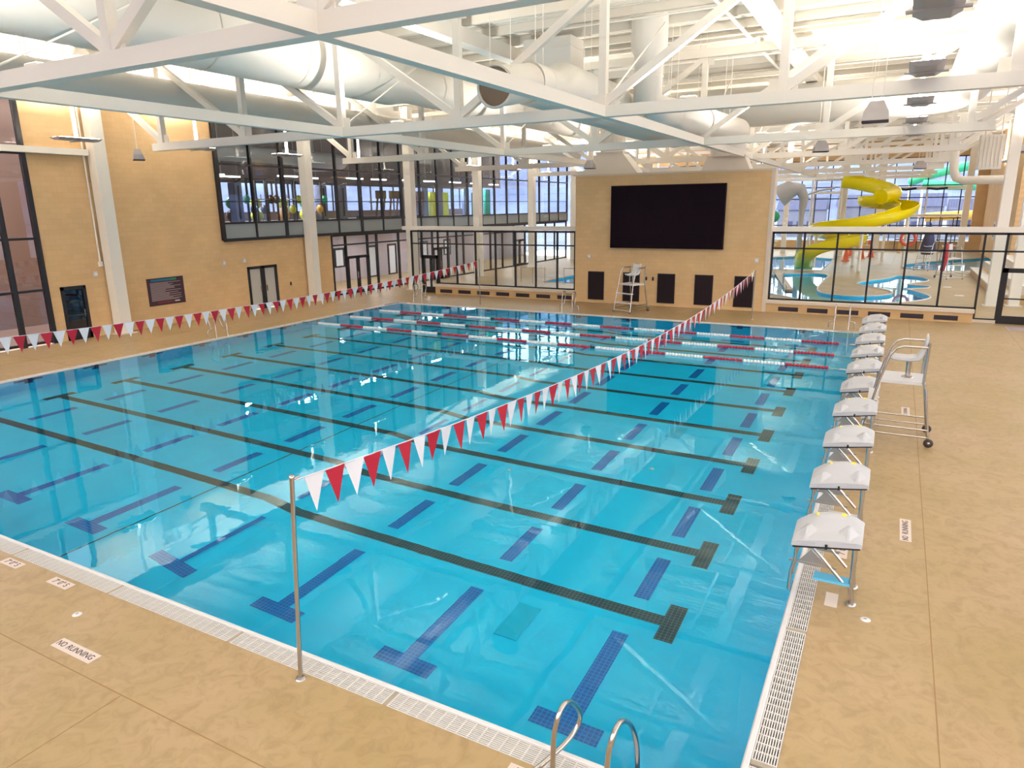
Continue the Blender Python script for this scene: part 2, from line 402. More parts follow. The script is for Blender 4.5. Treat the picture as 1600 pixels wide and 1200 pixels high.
for (x, y) in ((-3.75, 1.0), (-1.2, 1.0), (-6.5, 8), (-3.6, 9.5)):
    MB().lathe([(.001, .02), (.05, .02), (.06, 0)], 12, (x, y, -2.13)).build('floor_inlet', 'lip', basin)
water = MB().add([(PL - .004, -.004, -.012), (.004, -.004, -.012), (.004, PW + .004, -.012), (PL - .004, PW + .004, -.012)], [(0, 1, 2, 3)]).build('pool_water', 'water')
tag(water, 'clear turquoise water filling the big lap pool', 'water')
# gutter: white lip, grates over a dark channel
gut = MB()
gut.box(PL - GUT, GUT, -GUT, -.06, -.16, -.10); gut.box(PL - GUT, GUT, PW + .06, PW + GUT, -.16, -.10)
gut.box(.06, GUT, -GUT, PW + GUT, -.16, -.10); gut.box(PL - GUT, PL - .06, -GUT, PW + GUT, -.16, -.10)
for (x0, x1, y0, y1) in ((PL - GUT, GUT, -GUT - .01, -GUT + .005), (PL - GUT, GUT, PW + GUT - .005, PW + GUT + .01), (GUT - .005, GUT + .01, -GUT, PW + GUT), (PL - GUT - .01, PL - GUT + .005, -GUT, PW + GUT)):
    gut.box(x0, x1, y0, y1, -.16, -.003)
gutter = structure(gut.build('trim_1', 'channel'), 'white grated overflow gutter around the lap pool')
def lip_profile(mb, a, b_, out):
    """lip from a to b_, out = outward unit vector"""
    a, b_, o = Vector(a), Vector(b_), Vector(out)
    prof = [(0.0, -.12), (0.0, -.005), (.015, .008), (.05, .010), (.066, .004), (.07, -.12)]
    v = [p + o * d + Vector((0, 0, z)) for p in (a, b_) for d, z in prof]; n = len(prof)
    mb.add(v, [(i, i + 1, i + 1 + n, i + n) for i in range(n - 1)], False)
for a, b_, o in (((PL, 0, 0), (0, 0, 0), (0, -1, 0)), ((0, 0, 0), (0, PW, 0), (1, 0, 0)), ((0, PW, 0), (PL, PW, 0), (0, 1, 0)), ((PL, PW, 0), (PL, 0, 0), (-1, 0, 0))):
    lp = MB(); lip_profile(lp, a, b_, o); lp.build('gutter_lip', 'lip', gutter)
def grate_mesh(L):
    g = MB(); nb = 10
    for k in range(nb):
        y = -.075 - k * (.215 / (nb - 1)); g.box(0, L, y - .0065, y + .0065, -.03, .0)
    n = int(L / .118)
    for k in range(n + 1):
        x = .004 + (L - .018) * k / n; g.box(x - .004, x + .012, -.296, -.07, -.03, -.0012)
    return g.mesh('gutter_grate', 'grate')
GL = 2.315; gm = grate_mesh(GL)
pm = MB().box(0, .055, -.295, -.07, -.03, -.001).mesh('gutter_plate', 'plate')
px = -1.10 + 2.37
k = 0
while px > PL - .3:
    x0 = px - 2.37
    for yy, rz in ((0.0, 0), (PW, math.pi)):
        if x0 + .055 > PL - .1 and x0 + 2.37 < .8:
            link('gutter_grate', gm, gutter, (x0 + .055 if rz == 0 else x0 + 2.37, yy, 0), rz)
            link('gutter_plate', pm, gutter, (x0 if rz == 0 else x0 + .055, yy, 0), rz)
    px -= 2.37
py = 3.03 - 2.37 * 2
while py < PW:
    for xx, rz in ((0.0, math.pi / 2), (PL, -math.pi / 2)):
        if py > -.4 and py + 2.37 < PW + .7:
            link('gutter_grate', gm, gutter, (xx, py + .055 if rz > 0 else py + 2.37, 0), rz); link('gutter_plate', pm, gutter, (xx, py if rz > 0 else py + .055, 0), rz)
    py += 2.37
ge = grate_mesh(.60)
link('gutter_grate', ge, gutter, (0, .03, 0), math.pi / 2)
ge2 = grate_mesh(1.05); link('gutter_grate', ge2, gutter, (-1.04, 0, 0), 0)

# leisure pools (same plaster, own water)
def small_pool(poly, name, label, depth=.9):
    n = len(poly); tr = tessellate_polygon([[Vector((x, y, 0)) for x, y in poly]])
    bb = MB(); bb.add([(x, y, -depth) for x, y in poly], [tuple(t) for t in tr])
    bb.add([(x, y, -depth) for x, y in poly] + [(x, y, 0) for x, y in poly], [(i, (i + 1) % n, (i + 1) % n + n, i + n) for i in range(n)])
    o = structure(bb.build(name, 'plaster'), label)
    rim = MB(); pts = [(x, y, .012) for x, y in poly]; rim.tube(pts, .045, 6, closed=True); rim.build('pool_rim', 'lip', o)
    wt = MB(); wt.add([(x, y, -.10) for x, y in poly], [tuple(t) for t in tr]); wo = wt.build(name + '_water', 'water2')
    for p in wo.data.polygons:
        if p.normal.z < 0: p.flip()
    return wo
tag(small_pool(LAG, 'lagoon_basin', 'winding leisure lagoon basin behind the right glass'), 'still water of the winding leisure lagoon behind the right glass', 'water')
tag(small_pool(LANDP, 'landing_basin', 'slide landing pool basin'), 'water of the pool the yellow slide ends in', 'water')
tag(small_pool(LEAP, 'activity_basin', 'activity pool basin beyond the lifeguard chairs'), 'water of the activity pool behind the red rescue tubes', 'water')
tag(small_pool(FARL, 'therapy_basin', 'small pool basin beyond the left storefront'), 'water of the small pool seen through the left storefront glass', 'water')

# ------------------------------------------------------------------ walls
b = MB(); xo = XW - .35
for y0, y1, z0, z1 in ((10.25, 10.66, 0, ROOF), (10.66, 11.68, 2.16, ROOF), (11.68, 18.7, 0, ROOF), (18.7, 19.94, 0, 3.6), (19.94, 21.9, 2.22, 3.6), (21.9, 26.25, 0, 3.6)):
    b.box(xo, XW, y0, y1, z0, z1)
structure(b.build('wall_left', 'brick_yz'), 'tan masonry block wall on the left')
b = MB(); b.box(-14.27, -4.42, YF, YF + .6, 0, 6.5)
wf = structure(b.build('wall_far', 'brick_xz'), 'tan masonry wall that carries the big black screen')
MB().box(-14.3, -4.38, YF - .03, YF + .63, 6.5, 6.58).build('wall_cap', 'stone', wf)
MB().box(-4.56, -4.39, YF - .02, YF + .62, 0, 6.5).build('corner_trim', 'stone', wf)
bk = MB().box(XW - .35, XR, Y0 - .3, Y0, 0, 2.6).box(XW - .35, XR, Y0 - .3, Y0, 10.4, ROOF)
for i in range(6): bk.box(XW - .35 + i * 7.5, XW - .35 + i * 7.5 + 1.0, Y0 - .3, Y0, 2.6, 10.4)
structure(bk.build('wall_back', 'brick_xz'), 'masonry wall with tall windows behind the camera')
# right wall: masonry piers with tall daylight windows
b = MB(); b.box(XR, XR + .3, Y0, YEND, 0, 1.2); b.box(XR, XR + .3, Y0, YEND, 9.6, ROOF)
for y in [Y0 + 1 + 7.3 * i for i in range(13)]: b.box(XR, XR + .3, y - .9, y + .9, 1.2, 9.6)
structure(b.build('wall_right', 'brick_yz'), 'masonry wall with tall windows on the right')
def glazing(name, label, frames, panes, frame_mat='black', pane_mat='glass'):
    """frames/panes: list of boxes"""
    e = empty(name); structure(e, label)
    for bx in frames: MB().box(*bx).build('mullion', frame_mat, e)
    for bx in panes: MB().box(*bx).build('pane', pane_mat, e)
    return e
fr, pn = [], []
for i in range(12):
    ya, yb = Y0 + 1 + 7.3 * i + .9, Y0 + 1 + 7.3 * (i + 1) - .9
    for j in range(5):
        yy = ya + (yb - ya) * j / 4; fr.append((XR + .05, XR + .17, yy - .03, yy + .03, 1.2, 9.6))
    fr.append((XR + .05, XR + .17, ya, yb, 4.0, 4.07))
glazing('window_7', 'tall windows along the right wall', fr, pn)
fr = []
for i in range(5):
    for j in range(1, 5): fr.append((XW + .65 + i * 7.5 + j * 1.3 - .03, XW + .65 + i * 7.5 + j * 1.3 + .03, Y0 - .2, Y0 - .1, 2.6, 10.4))
fr.append((XW, XR, Y0 - .2, Y0 - .1, 6.0, 6.06))
glazing('window_8', 'tall windows behind the camera', fr, [])

# far wall of the leisure hall: glazing onto the hillside
structure(MB().box(XW, XR, YEND, YEND + .3, 0, 1.0).box(XW, XR, YEND, YEND + .3, 9.4, ROOF).box(7.2, XR, YEND, YEND + .3, 1, 9.4).build('wall_end', 'brick_xz'), 'low masonry wall under the far windows of the leisure hall')
fr, pn = [], []
xx = -24.0
while xx < 7.3:
    fr.append((xx - .05, xx + .05, YEND + .05, YEND + .2, 1.0, 9.4)); pn.append((xx + .05, xx + 1.45, YEND + .10, YEND + .12, 1.0, 9.4)); xx += 1.5
for z in (2.6, 5.4, 6.6, 9.35): fr.append((-24, 7.2, YEND + .05, YEND + .2, z - .05, z + .05))
glazing('window_6', 'tall far windows of the leisure hall looking out at the hillside', fr, pn)

# roof deck with joists
ceil = structure(MB().box(XW - .35, XR + .3, Y0 - .3, YEND + .3, ROOF, ROOF + .2).build('ceiling', 'ceil'), 'white painted metal roof deck')
jm = MB().box(XW, XR, -.07, .07, ROOF - .32, ROOF).mesh('joist', 'joist')
y = -7.6
while y < YEND - 1: link('joist', jm, ceil, (0, y, 0)); y += 1.75
rm = MB()
for i in range(7): rm.box(XW, XR, i * .22, i * .22 + .09, ROOF - .05, ROOF)
rmm = rm.mesh('deck_ribs', 'ceil')
y = -7.5
while y < YEND - 2: link('deck_ribs', rmm, ceil, (0, y + .12, 0)); y += 1.75
tag(ceil, 'white painted metal roof deck')

structure(MB().box(XW - .02, XW + .16, Y0, 60, 9.75, ROOF).build('trim_uplit_strip', 'white'), 'added white strip for the uplit look along the left wall top')  # added strip; its white stands in for uplit roof and wall top
# left tall window (near)
fr = [(XW - .12, XW + .04, 10.08, 10.25, 0, ROOF), (XW - .12, XW + .04, 8.95, 9.12, 0, ROOF)]
pn = []
ys = [10.08, 8.95, 6.9, 4.8, 2.7, .6, -1.5, -3.6, -5.7, -7.8]
for a, c in zip(ys[1:-1], ys[2:]): fr.append((XW - .12, XW + .04, c, c + .12, 0, ROOF))
zs = [.1, 2.12, 4.08, 7.2, ROOF]
for z in zs[:-1]: fr.append((XW - .10, XW + .02, ys[-1], 10.1, z - .045, z + .045))
for a, c in zip(ys[:-1], ys[1:]):
    for z0, z1 in zip(zs[:-1], zs[1:]): pn.append((XW - .05, XW - .035, c + .1, a, z0 + .04, z1 - .04))
win1 = glazing('window_1', 'tall dark framed window left of the glass door', fr, pn, 'black', 'glass_dark')
beam = tag(MB().box(XW + .03, XW + .28, Y0, 12.5, 7.22, 7.45).build('wall_girt', 'white'), 'white horizontal steel girt across the tall left window', 'beam')
structure(MB().box(-34, -33.7, Y0, 18.6, 0, ROOF).box(-34, xo, 18.4, 18.6, 0, ROOF).box(-34, xo, Y0, 18.6, -.1, 0).build('wall_corridor', 'pink_wall'), 'brownish corridor wall behind the tall left window')
tag(MB().box(-33.6, -33.5, 7.3, 8.4, .9, 2.6).box(-33.62, -33.6, 7.2, 8.5, .8, 2.7).build('corridor_window', 'poster'), 'bluish display seen through the tall left window', 'display')

# door 1 (glass) and door 2 (double, pale)
d1 = structure(empty('door_1', (XW, 11.17, 0)), 'black framed glass door beside the tall window')
fx = MB(); fx.box(-.12, .03, -.5, -.38, 0, 2.16); fx.box(-.12, .03, .38, .5, 0, 2.16); fx.box(-.12, .03, -.5, .5, 2.02, 2.16); fx.box(-.12, .03, -.5, .5, 0, .26); fx.build('door_frame', 'black', d1)
MB().box(-.06, -.045, -.38, .38, .26, 2.02).build('pane', 'glass_dark', d1)
MB().box(-.06, .02, -.38, .38, .95, 1.0).build('push_bar', 'black', d1)
MB().box(.03, .06, .28, .31, .9, 1.2).build('door_handle', 'steel', d1)
d2 = structure(empty('door_2', (XW, 20.92, 0)), 'black framed double door with pale frosted leaves')
fx = MB()
for y0, y1 in ((-.98, -.84), (-.13, .13), (.84, .98)): fx.box(-.12, .03, y0, y1, 0, 2.22)
fx.box(-.12, .03, -.98, .98, 2.08, 2.22); fx.build('door_frame', 'black', d2)
for y0, y1 in ((-.84, -.13), (.13, .84)): MB().box(-.07, -.04, y0, y1, 0, 2.08).build('door_leaf', 'door_white', d2)
for yy in (-.2, .2): MB().box(.0, .05, yy - .015, yy + .015, .9, 1.2).build('door_handle', 'steel', d2)
structure(MB().box(xo - .1, xo, 19.8, 22, 0, 2.4).box(xo - .1, xo, 10.5, 11.8, 0, 2.4).build('wall_closet', 'black_matte'), 'dark space behind the doors')

# gym curtain wall (upper level) and storefront below it
YG = [18.7 + 2.05 * k for k in range(21)]
fr, pn = [], []
XG = XW + .10
for i, y in enumerate(YG):
    wd = .10 if i in (0, 2, 5, 7, 12, 16) else .05
    fr.append((XG - .14, XG + .03, y - wd, y + wd, 3.6, ROOF))
for z, h in ((3.63, .06), (4.42, .05), (5.45, .025), (7.2, .05), (10.95, .06)):
    fr.append((XG - .12, XG + .01, YG[0], YG[-1], z - h, z + h))
for a, c in zip(YG[:-1], YG[1:]):
    for z0, z1 in ((4.47, 7.15), (7.25, 10.9)): pn.append((XG - .07, XG - .055, a + .06, c - .06, z0, z1))
gymw = glazing('window_2', 'black framed glass curtain wall of the upstairs gym', fr, pn, 'black', 'glass')
for a, c in zip(YG[:-1], YG[1:]): MB().box(XG - .08, XG - .03, a + .05, c - .05, 3.69, 4.37).build('spandrel_panel', 'spandrel', gymw)
MB().box(XG - 1.0, XG + .02, YG[0], YG[-1], 3.54, 3.60).build('soffit', 'black', gymw)
YL = [26.25, 27.45, 29.45, 30.35, 32.6, 34.7, 36.5, 38.5, 40.6, 42.6, 44.7, 46.7, 48.7, 50.8, 52.9, 55, 57, 59.7]
fr, pn = [], []
for y in YL: fr.append((XW - .1, XW + .03, y - .06, y + .06, 0, 3.54))
for z in (.06, 2.95, 3.5): fr.append((XW - .09, XW + .02, YL[0], YL[-1], z - .045, z + .045))
for a, c in zip(YL[:-1], YL[1:]):
    for z0, z1 in ((.1, 2.9), (3.0, 3.45)): pn.append((XW - .05, XW - .035, a + .06, c - .06, z0, z1))
structure(glazing('window_3', 'black framed lobby storefront under the gym', fr, pn, 'black', 'glass'), 'black framed lobby storefront under the gym')
for n_, (ya, yb) in enumerate(((27.45, 29.45), (36.5, 38.5), (48.7, 50.8))):
    d = structure(empty('door_%d' % (3 + n_), (XW, (ya + yb) / 2, 0)), ['black framed double glass door left of the corner column', 'black framed double glass door behind the left storefront', 'far double glass door of the lobby storefront'][n_])
    f2 = MB(); hw = (yb - ya) / 2
    for yy in (-hw + .05, 0, hw - .05): f2.box(-.08, .05, yy - .1, yy + .1, 0, 2.2)
    f2.box(-.08, .05, -hw, hw, 2.1, 2.26); f2.box(-.08, .05, -hw, hw, 0, .2); f2.build('door_frame', 'black', d)
    MB().box(.05, .1, -.16, -.13, .9, 1.3).build('door_handle', 'steel', d)
# lobby behind
lob = structure(MB().box(-34.2, -34, 26, 62, 0, 3.55).box(-34, xo, 26.0, 26.2, 0, 3.6).build('wall_lobby', 'lilac_wall'), 'pinkish grey lobby wall behind the storefront')
structure(MB().box(-34, XW, 26, 62, -.12, 0.0).build('floor_lobby', 'deck'), 'lobby floor')
for i, y in enumerate((29.5, 31.4, 33.2, 36.8, 39.2, 43.5, 47)):
    lw = MB().box(-34, -33.95, y - .55, y + .55, .0 if i in (3, 4) else 1.0, 2.35).build('lobby_door_frame', 'black', lob)
    MB().box(-33.95, -33.93, y - .40, y + .30, .1 if i in (3, 4) else 1.1, 2.2).build('lobby_door_panel', 'white_cool', lw)
# gym interior
structure(MB().box(-40, XG - .1, 18.7, 60, 4.1, 4.3).build('floor_gym', 'gym_floor'), 'dark gym floor')
structure(MB().box(-40, XG - .15, 18.7, 60, 10.95, 11.05).build('ceiling_gym', 'dark_ceiling'), 'dark gym ceiling')
structure(MB().box(-40.2, -40, 18.5, 60, 4.3, 4.9).box(-40.2, -40, 18.5, 60, 6.9, 11).box(-40, xo, 18.5, 18.72, 3.6, 11.2).build('wall_gym', 'dark_ceiling'), 'dark back wall of the gym')

# storefronts on the far line
def sill(name, label, x0, x1, vents, vw):
    o = structure(MB().box(x0, x1, YF, YF + .55, 0, .42).build(name, 'tan'), label)
    MB().box(x0 - .02, x1 + .04, YF - .05, YF + .6, .42, .56).build('sill_cap', 'stone', o)
    for vx in vents:
        v = MB().box(vx, vx + vw, YF - .012, YF + .02, .08, .28).build('vent_grille', 'vent', o)
        MB().box(vx, vx + vw, YF - .02, YF - .012, .17, .185).build('vent_blade', 'black', v)
    return o
sill('wall_low_right', 'low tan sill wall under the right storefront', -4.39, 3.93, [-3.82 + 1.27 * k for k in range(6)], .88)
sill('wall_low_left', 'low tan sill wall under the left storefront', -23.4, -14.3, [-23.05 + 1.29 * k for k in range(7)], .85)
YS = YF + .4
XSR = [-4.33, -2.96, -1.57, -.19, 1.21, 2.60, 3.99, 4.77, 5.95, 7.3, 8.6]
fr, pn = [], []
for x in XSR: fr.append((x - .04, x + .04, YS - .06, YS + .06, .56 if x < 3.9 else .0, 3.72))
fr += [(-4.37, 9.7, YS - .06, YS + .06, 2.94, 3.01), (-4.37, 9.7, YS - .06, YS + .06, 3.64, 3.74), (-4.37, 4.03, YS - .06, YS + .06, .56, .63), (4.03, 4.77, YS - .06, YS + .06, .12, .18)]
for a, c in zip(XSR[:-1], XSR[1:]):
    if abs(a - 4.77) < .01: pn.append((a + .04, c - .04, YS - .008, YS + .008, 3.01, 3.64)); continue
    for z0, z1 in ((.63 if a < 3.9 else .18, 2.94), (3.01, 3.64)): pn.append((a + .04, c - .04, YS - .008, YS + .008, z0, z1))
glazing('window_4', 'black framed storefront glass right of the screen wall', fr, pn)
structure(MB().box(3.95, 4.77, YF + .3, YF + .5, 0, .13).build('baseboard_right', 'stone'), 'pinkish curb under the narrow glass panel')
d = structure(empty('door_6', (5.36, YS, 0)), 'black framed glass door at the right end of the storefront')
f2 = MB(); f2.box(-.6, -.40, -.07, .07, 0, 2.3); f2.box(.40, .6, -.07, .07, 0, 2.3); f2.box(-.6, .6, -.07, .07, 2.12, 2.3); f2.box(-.4, .4, -.05, .05, 0, .33); f2.build('door_frame', 'black', d)
MB().box(-.4, .4, -.05, .05, 1.02, 1.07).build('push_bar', 'black', d); MB().box(-.4, .4, -.006, .006, .33, 2.12).build('pane', 'glass', d)
XSL = [-25.3, -24.55, -23.36, -22.05, -20.74, -19.40, -18.11, -16.82, -15.5, -14.45]
fr, pn = [], []
for x in XSL: fr.append((x - .04, x + .04, YS - .06, YS + .06, .56 if x > -23.4 else .0, 3.70))
fr += [(-25.3, -14.3, YS - .06, YS + .06, 2.90, 2.97), (-25.3, -14.3, YS - .06, YS + .06, 3.62, 3.72), (-23.4, -14.3, YS - .06, YS + .06, .56, .63)]
for a, c in zip(XSL[:-1], XSL[1:]):
    if abs(a + 24.55) < .01: pn.append((a + .04, c - .04, YS - .008, YS + .008, 2.97, 3.62)); continue
    for z0, z1 in ((.63 if a > -23.4 else .1, 2.90), (2.97, 3.62)): pn.append((a + .04, c - .04, YS - .008, YS + .008, z0, z1))
glazing('window_5', 'black framed storefront glass left of the screen wall', fr, pn)
d = structure(empty('door_7', (-23.95, YS, 0)), 'dark framed glass door at the left end of the storefront')
f2 = MB(); f2.box(-.6, -.42, -.07, .07, 0, 2.25); f2.box(.42, .6, -.07, .07, 0, 2.25); f2.box(-.6, .6, -.07, .07, 2.05, 2.25); f2.box(-.42, .42, -.05, .05, 0, .35); f2.box(-.05, .05, -.05, .05, .35, 2.05); f2.build('door_frame', 'black', d)
MB().box(-.42, .42, -.006, .006, .35, 2.05).build('pane', 'glass', d)
tag(MB().box(-25.9, -14.3, YS - .12, YS + .12, 3.74, 3.96).build('storefront_beam', 'white'), 'white steel beam over the left storefront', 'beam')
tag(MB().box(-4.4, XR, YS - .12, YS + .12, 3.74, 3.96).build('storefront_beam', 'white'), 'white steel beam over the right storefront', 'beam')

# ------------------------------------------------------------------ columns
def column(x, y, w_, z1, label, x2=None, z0=0.0):
    e = empty('steel_column', (x, y, 0)); tag(e, label, 'column', 'white steel columns')
    h = w_ / 2
    s_ = MB().box(-h, h, -h, h, .02, z1).build('shaft', 'white', e)
    MB().box(-h - .12, h + .12, -h - .12, h + .12, 0, .03).build('base_plate', 'stone', e)
    MB().box(-h - .05, h + .05, -h - .05, h + .05, z1 - .2, z1).build('cap_plate', 'white', e)
    return e
column(XW + .33, 12.80, .50, 10.9, 'white steel column against the wall left of the rules board')
column(XW + .35, 24.25, .50, 10.9, 'white steel column standing right of the pale double door')
column(-26.0, 31.1, .50, 10.9, 'white steel column at the left end of the storefront beam')
column(-26.4, 39.8, .50, 10.9, 'white steel column behind the left storefront, nearest of three')
column(-26.4, 48.6, .50, 10.9, 'white steel column behind the left storefront, middle of three')
column(-26.4, 57.4, .50, 10.9, 'white steel column behind the left storefront, farthest of three')
column(-9.5, 73.0, .45, 10.9, 'slim white column at the far windows beside the screen wall')
column(-4.0, 69.5, .55, 10.9, 'white column standing in front of the yellow slide top')
column(-1.1, 78.0, .6, 10.9, 'white column at the far windows right of the slide')
column(6.4, 77.0, .55, 10.9, 'white column right of the far grid window')
column(5.15, 36.0, .45, 10.9, 'thick white column above the right door, left of a pair')
column(6.1, 36.3, .45, 10.9, 'thick white column above the right door, right of a pair')

# ------------------------------------------------------------------ trusses
NX = [-24.0, -19.58, -15.17, -10.75, -6.33, -1.92, 2.5]
ZB, ZT = 7.25, 10.55
def truss_proto():
    e = empty('roof_truss')
    bc = MB().beam((-24.5, 0, ZB + .14), (3.2, 0, ZB + .14), .26, .28).build('bottom_chord', 'white', e)
    MB().beam((XW + .1, 0, ZT), (6.9, 0, ZT), .28, .30).build('top_chord', 'white', e)
    pmesh = MB().beam((0, 0, ZB + .28), (0, 0, ZT - .15), .2, .2).mesh('post', 'white')
    for x in NX: link('post', pmesh, e, (x, 0, 0))
    tops = [XW + .2] + NX + [6.7]
    for i, x in enumerate(NX):
        if x <= NX[3] + .01: MB().beam((x, 0, ZB + .3), (tops[i], 0, ZT - .15), .17, .2).build('diagonal', 'white', e)
        if x >= NX[3] - .01: MB().beam((x, 0, ZB + .3), (tops[i + 2], 0, ZT - .15), .17, .2).build('diagonal', 'white', e)
    gmesh = MB().box(-.32, .32, -.02, .02, 0, .34).mesh('gusset', 'white')
    for x in NX: link('gusset', gmesh, e, (x, 0, ZB + .22)); link('gusset', gmesh, e, (x, 0, ZT - .42))
    return e
TY = [2.62, 13.02, 23.6, 34.1, 44.6, 55.1, 65.6, 76.0]
TL = ['white roof truss closest to the camera, crossing the top left', 'second white roof truss, above the middle of the pool', 'third white roof truss, just before the screen wall', 'fourth white roof truss, just behind the screen wall', 'fifth white roof truss, over the leisure lagoon', 'sixth white roof truss, over the yellow slide', 'seventh white roof truss, in front of the far windows', 'eighth white roof truss, right at the far windows']
tp = truss_proto()
for i, y in enumerate(TY):
    t = tp if i == 0 else copy_tree(tp)
    t.location = (0, y, 0); tag(t, TL[i], 'truss', 'roof trusses across the hall')
for i, x in enumerate((NX[2], NX[4])):
    e = empty('roof_tie', (x, 0, 0)); tag(e, ['white bottom tie running along the hall under the big left duct', 'white bottom tie running along the hall from the top left towards the screen'][i], 'beam', 'bottom ties along the hall')
    for a, c in zip([Y0] + TY[:-1], TY): MB().beam((0, a + .13, ZB + .14), (0, c - .13, ZB + .14), .24, .275).build('tie_segment', 'white', e)
    for c in (TY[0], TY[1], TY[2], TY[3]): MB().tube([(0, c, ZB + .3), (0, c + 5.2, ZT)], .025, 6).build('brace_rod', 'white', e)
e = empty('roof_girder', (-12.9, 0, 0)); tag(e, 'white upper girder running along the hall above the open duct', 'beam')
MB().beam((0, Y0, 10.65), (0, YEND - 1, 10.65), .28, .5).build('web', 'white', e); MB().box(-.25, .25, Y0, YEND - 1, 10.36, 10.40).build('flange', 'white', e)
e = empty('roof_girder', (-3.4, 0, 0)); tag(e, 'white upper girder running along the hall right of the vertical duct', 'beam')
MB().beam((0, Y0, 10.65), (0, YEND - 1, 10.65), .28, .5).build('web', 'white', e); MB().box(-.25, .25, Y0, YEND - 1, 10.36, 10.40).build('flange', 'white', e)

# ------------------------------------------------------------------ ducts
def duct(name, label, pts, r, bands=None, n=28):
    e = empty(name, (0, 0, 0)); tag(e, label, 'duct', 'white air ducts under the roof')
    MB().tube(pts, r, n, caps=True).build('duct_body', 'duct', e)
    P = [Vector(p) for p in pts]; rs = r if isinstance(r, list) else [r] * len(P)
    for i in range(len(P) - 1):
        L = (P[i + 1] - P[i]).length; m = max(1, int(L / 3.0))
        if L < 1.2: continue
        for k in range(m):
            t = (k + .5) / m; p = P[i].lerp(P[i + 1], t); d_ = (P[i + 1] - P[i]).normalized() * .03; rr = rs[i] + (rs[i + 1] - rs[i]) * t
            MB().tube([p - d_, p + d_], rr + .015, n, caps=False).build('seam_band', 'duct', e)
            if abs((P[i + 1] - P[i]).normalized().z) < .3:
                for s_ in (-1, 1): MB().tube([(p.x + s_ * .12, p.y, p.z + rr * .9), (p.x + s_ * .12, p.y, ROOF)], .012, 5).build('hanger_rod', 'white', e)
    return e
duct('round_duct', 'very large white round duct along the top left', [(-16.7, Y0, 9.80), (-16.7, 17.5, 9.80), (-16.7, 18.6, 9.75), (-16.7, 36, 9.7)], [.98, .98, .74, .74])
duct('round_duct', 'white round duct along the left wall below the largest duct', [(-23.2, Y0, 9.05), (-23.2, 50, 9.05)], .62)
duct('round_duct', 'white round duct with a rounded swell under the second truss', [(-8.75, 13.4, 8.35), (-8.75, 15.0, 8.35), (-8.75, 15.6, 8.45), (-8.75, 20, 8.45), (-8.75, 21, 8.3), (-8.75, 28.5, 8.3)], [.58, .58, .78, .78, .72, .72])
od = empty('open_duct', (-8.68, 11.5, 8.0)); tag(od, 'open ended white duct mouth pointing at the camera', 'duct')
MB().tube([(0, 0, 0), (0, 1.86, .35)], .50, 28, caps=False).build('duct_body', 'duct', od)
MB().tube([(0, .02, 0), (0, 1.8, .35)], .47, 28, caps=True).build('duct_lining', 'duct_in', od)
MB().lathe([(.47, -.02), (.53, -.02), (.53, .05), (.47, .05)], 28, (0, 0, 0), 'y').build('mouth_rim', 'duct', od)
for s_ in (-.3, .3): MB().tube([(s_, .3, .42), (s_, .3, ROOF - 8.0)], .012, 5).build('hanger_rod', 'white', od)
duct('drop_duct', 'white vertical duct dropping from the roof right of the open duct', [(-7.4, 20, ROOF), (-7.4, 20, 10.2), (-7.4, 20, 10.0), (-7.4, 20, 8.6), (-7.1, 20.6, 8.25), (-6.6, 22.0, 8.15), (-6.0, 28.6, 8.15)], [.62, .62, .50, .50, .52, .55, .55])
e = empty('box_duct', (-11.2, 20.4, 0)); tag(e, 'white rectangular duct box rising to the roof behind the open duct', 'duct')
MB().box(-.95, .95, -.6, .6, 9.3, ROOF - .33).build('duct_body', 'duct', e)
for z in (9.9, 10.6): MB().box(-.98, .98, -.63, .63, z, z + .06).build('seam_band', 'duct', e)
duct('round_duct', 'big white round duct crossing above the screen wall', [(-10.0, 32.0, 9.55), (1.0, 31.2, 9.4), (1.9, 30.6, 9.4), (2.4, 29.6, 9.4), (2.6, 28.2, 9.4), (2.6, Y0, 9.4)], [.95, .85, .82, .8, .78, .78])
def flare(x, y, w0, w1, z0, z1, z2, label):
    e = empty('flared_duct', (x, y, 0)); tag(e, label, 'duct', 'flared ducts behind the screen wall')
    a, c = w0 / 2, w1 / 2
    v = [(-a, -.6, z0), (a, -.6, z0), (a, .6, z0), (-a, .6, z0), (-c, -.5, z1), (c, -.5, z1), (c, .5, z1), (-c, .5, z1)]
    MB().add(v, [(0, 1, 5, 4), (1, 2, 6, 5), (2, 3, 7, 6), (3, 0, 4, 7), (4, 5, 6, 7), (3, 2, 1, 0)]).build('flare', 'duct', e)
    MB().tube([(0, 0, z1), (0, 0, z2)], c * .95, 20).build('duct_body', 'duct', e); MB().box(-c - .05, c + .05, -.55, .55, z1 - .03, z1 + .05).build('seam_band', 'duct', e)
flare(-13.2, 32.2, 4.0, 1.4, 6.2, 7.75, 9.0, 'white flared duct standing above the left end of the screen wall')
flare(-7.1, 32.2, 2.8, 1.8, 6.2, 7.3, 9.0, 'white flared duct standing above the right half of the screen wall')
e = empty('sprinkler_pipe', (0, 0, 0)); tag(e, 'thin white sprinkler pipe running along the roof', 'pipe')
MB().tube([(-4.6, Y0 + .1, 10.75), (-4.6, 76, 10.75)], .06, 8).build('main', 'white', e)
for y in range(-6, 76, 4): MB().tube([(-10, y + .3, 10.8), (6, y + .3, 10.8)], .03, 6).build('branch', 'white', e)
tag(MB().tube([(2.9, 39.4, 8.6), (2.9, 38.6, 8.0), (2.9, 38.3, 7.4), (2.95, 38, 6.5), (3.1, 38, 6.15), (3.4, 38, 6.02), (5.6, 38, 6.02)], .21, 14).tube([(2.9, 39.4, 8.6), (4.6, 39.0, 9.3), (7.5, 38.6, 9.6)], .16, 12).build('vent_pipe', 'duct'), 'thick cream pipe bending in an L at the upper right', 'pipe')
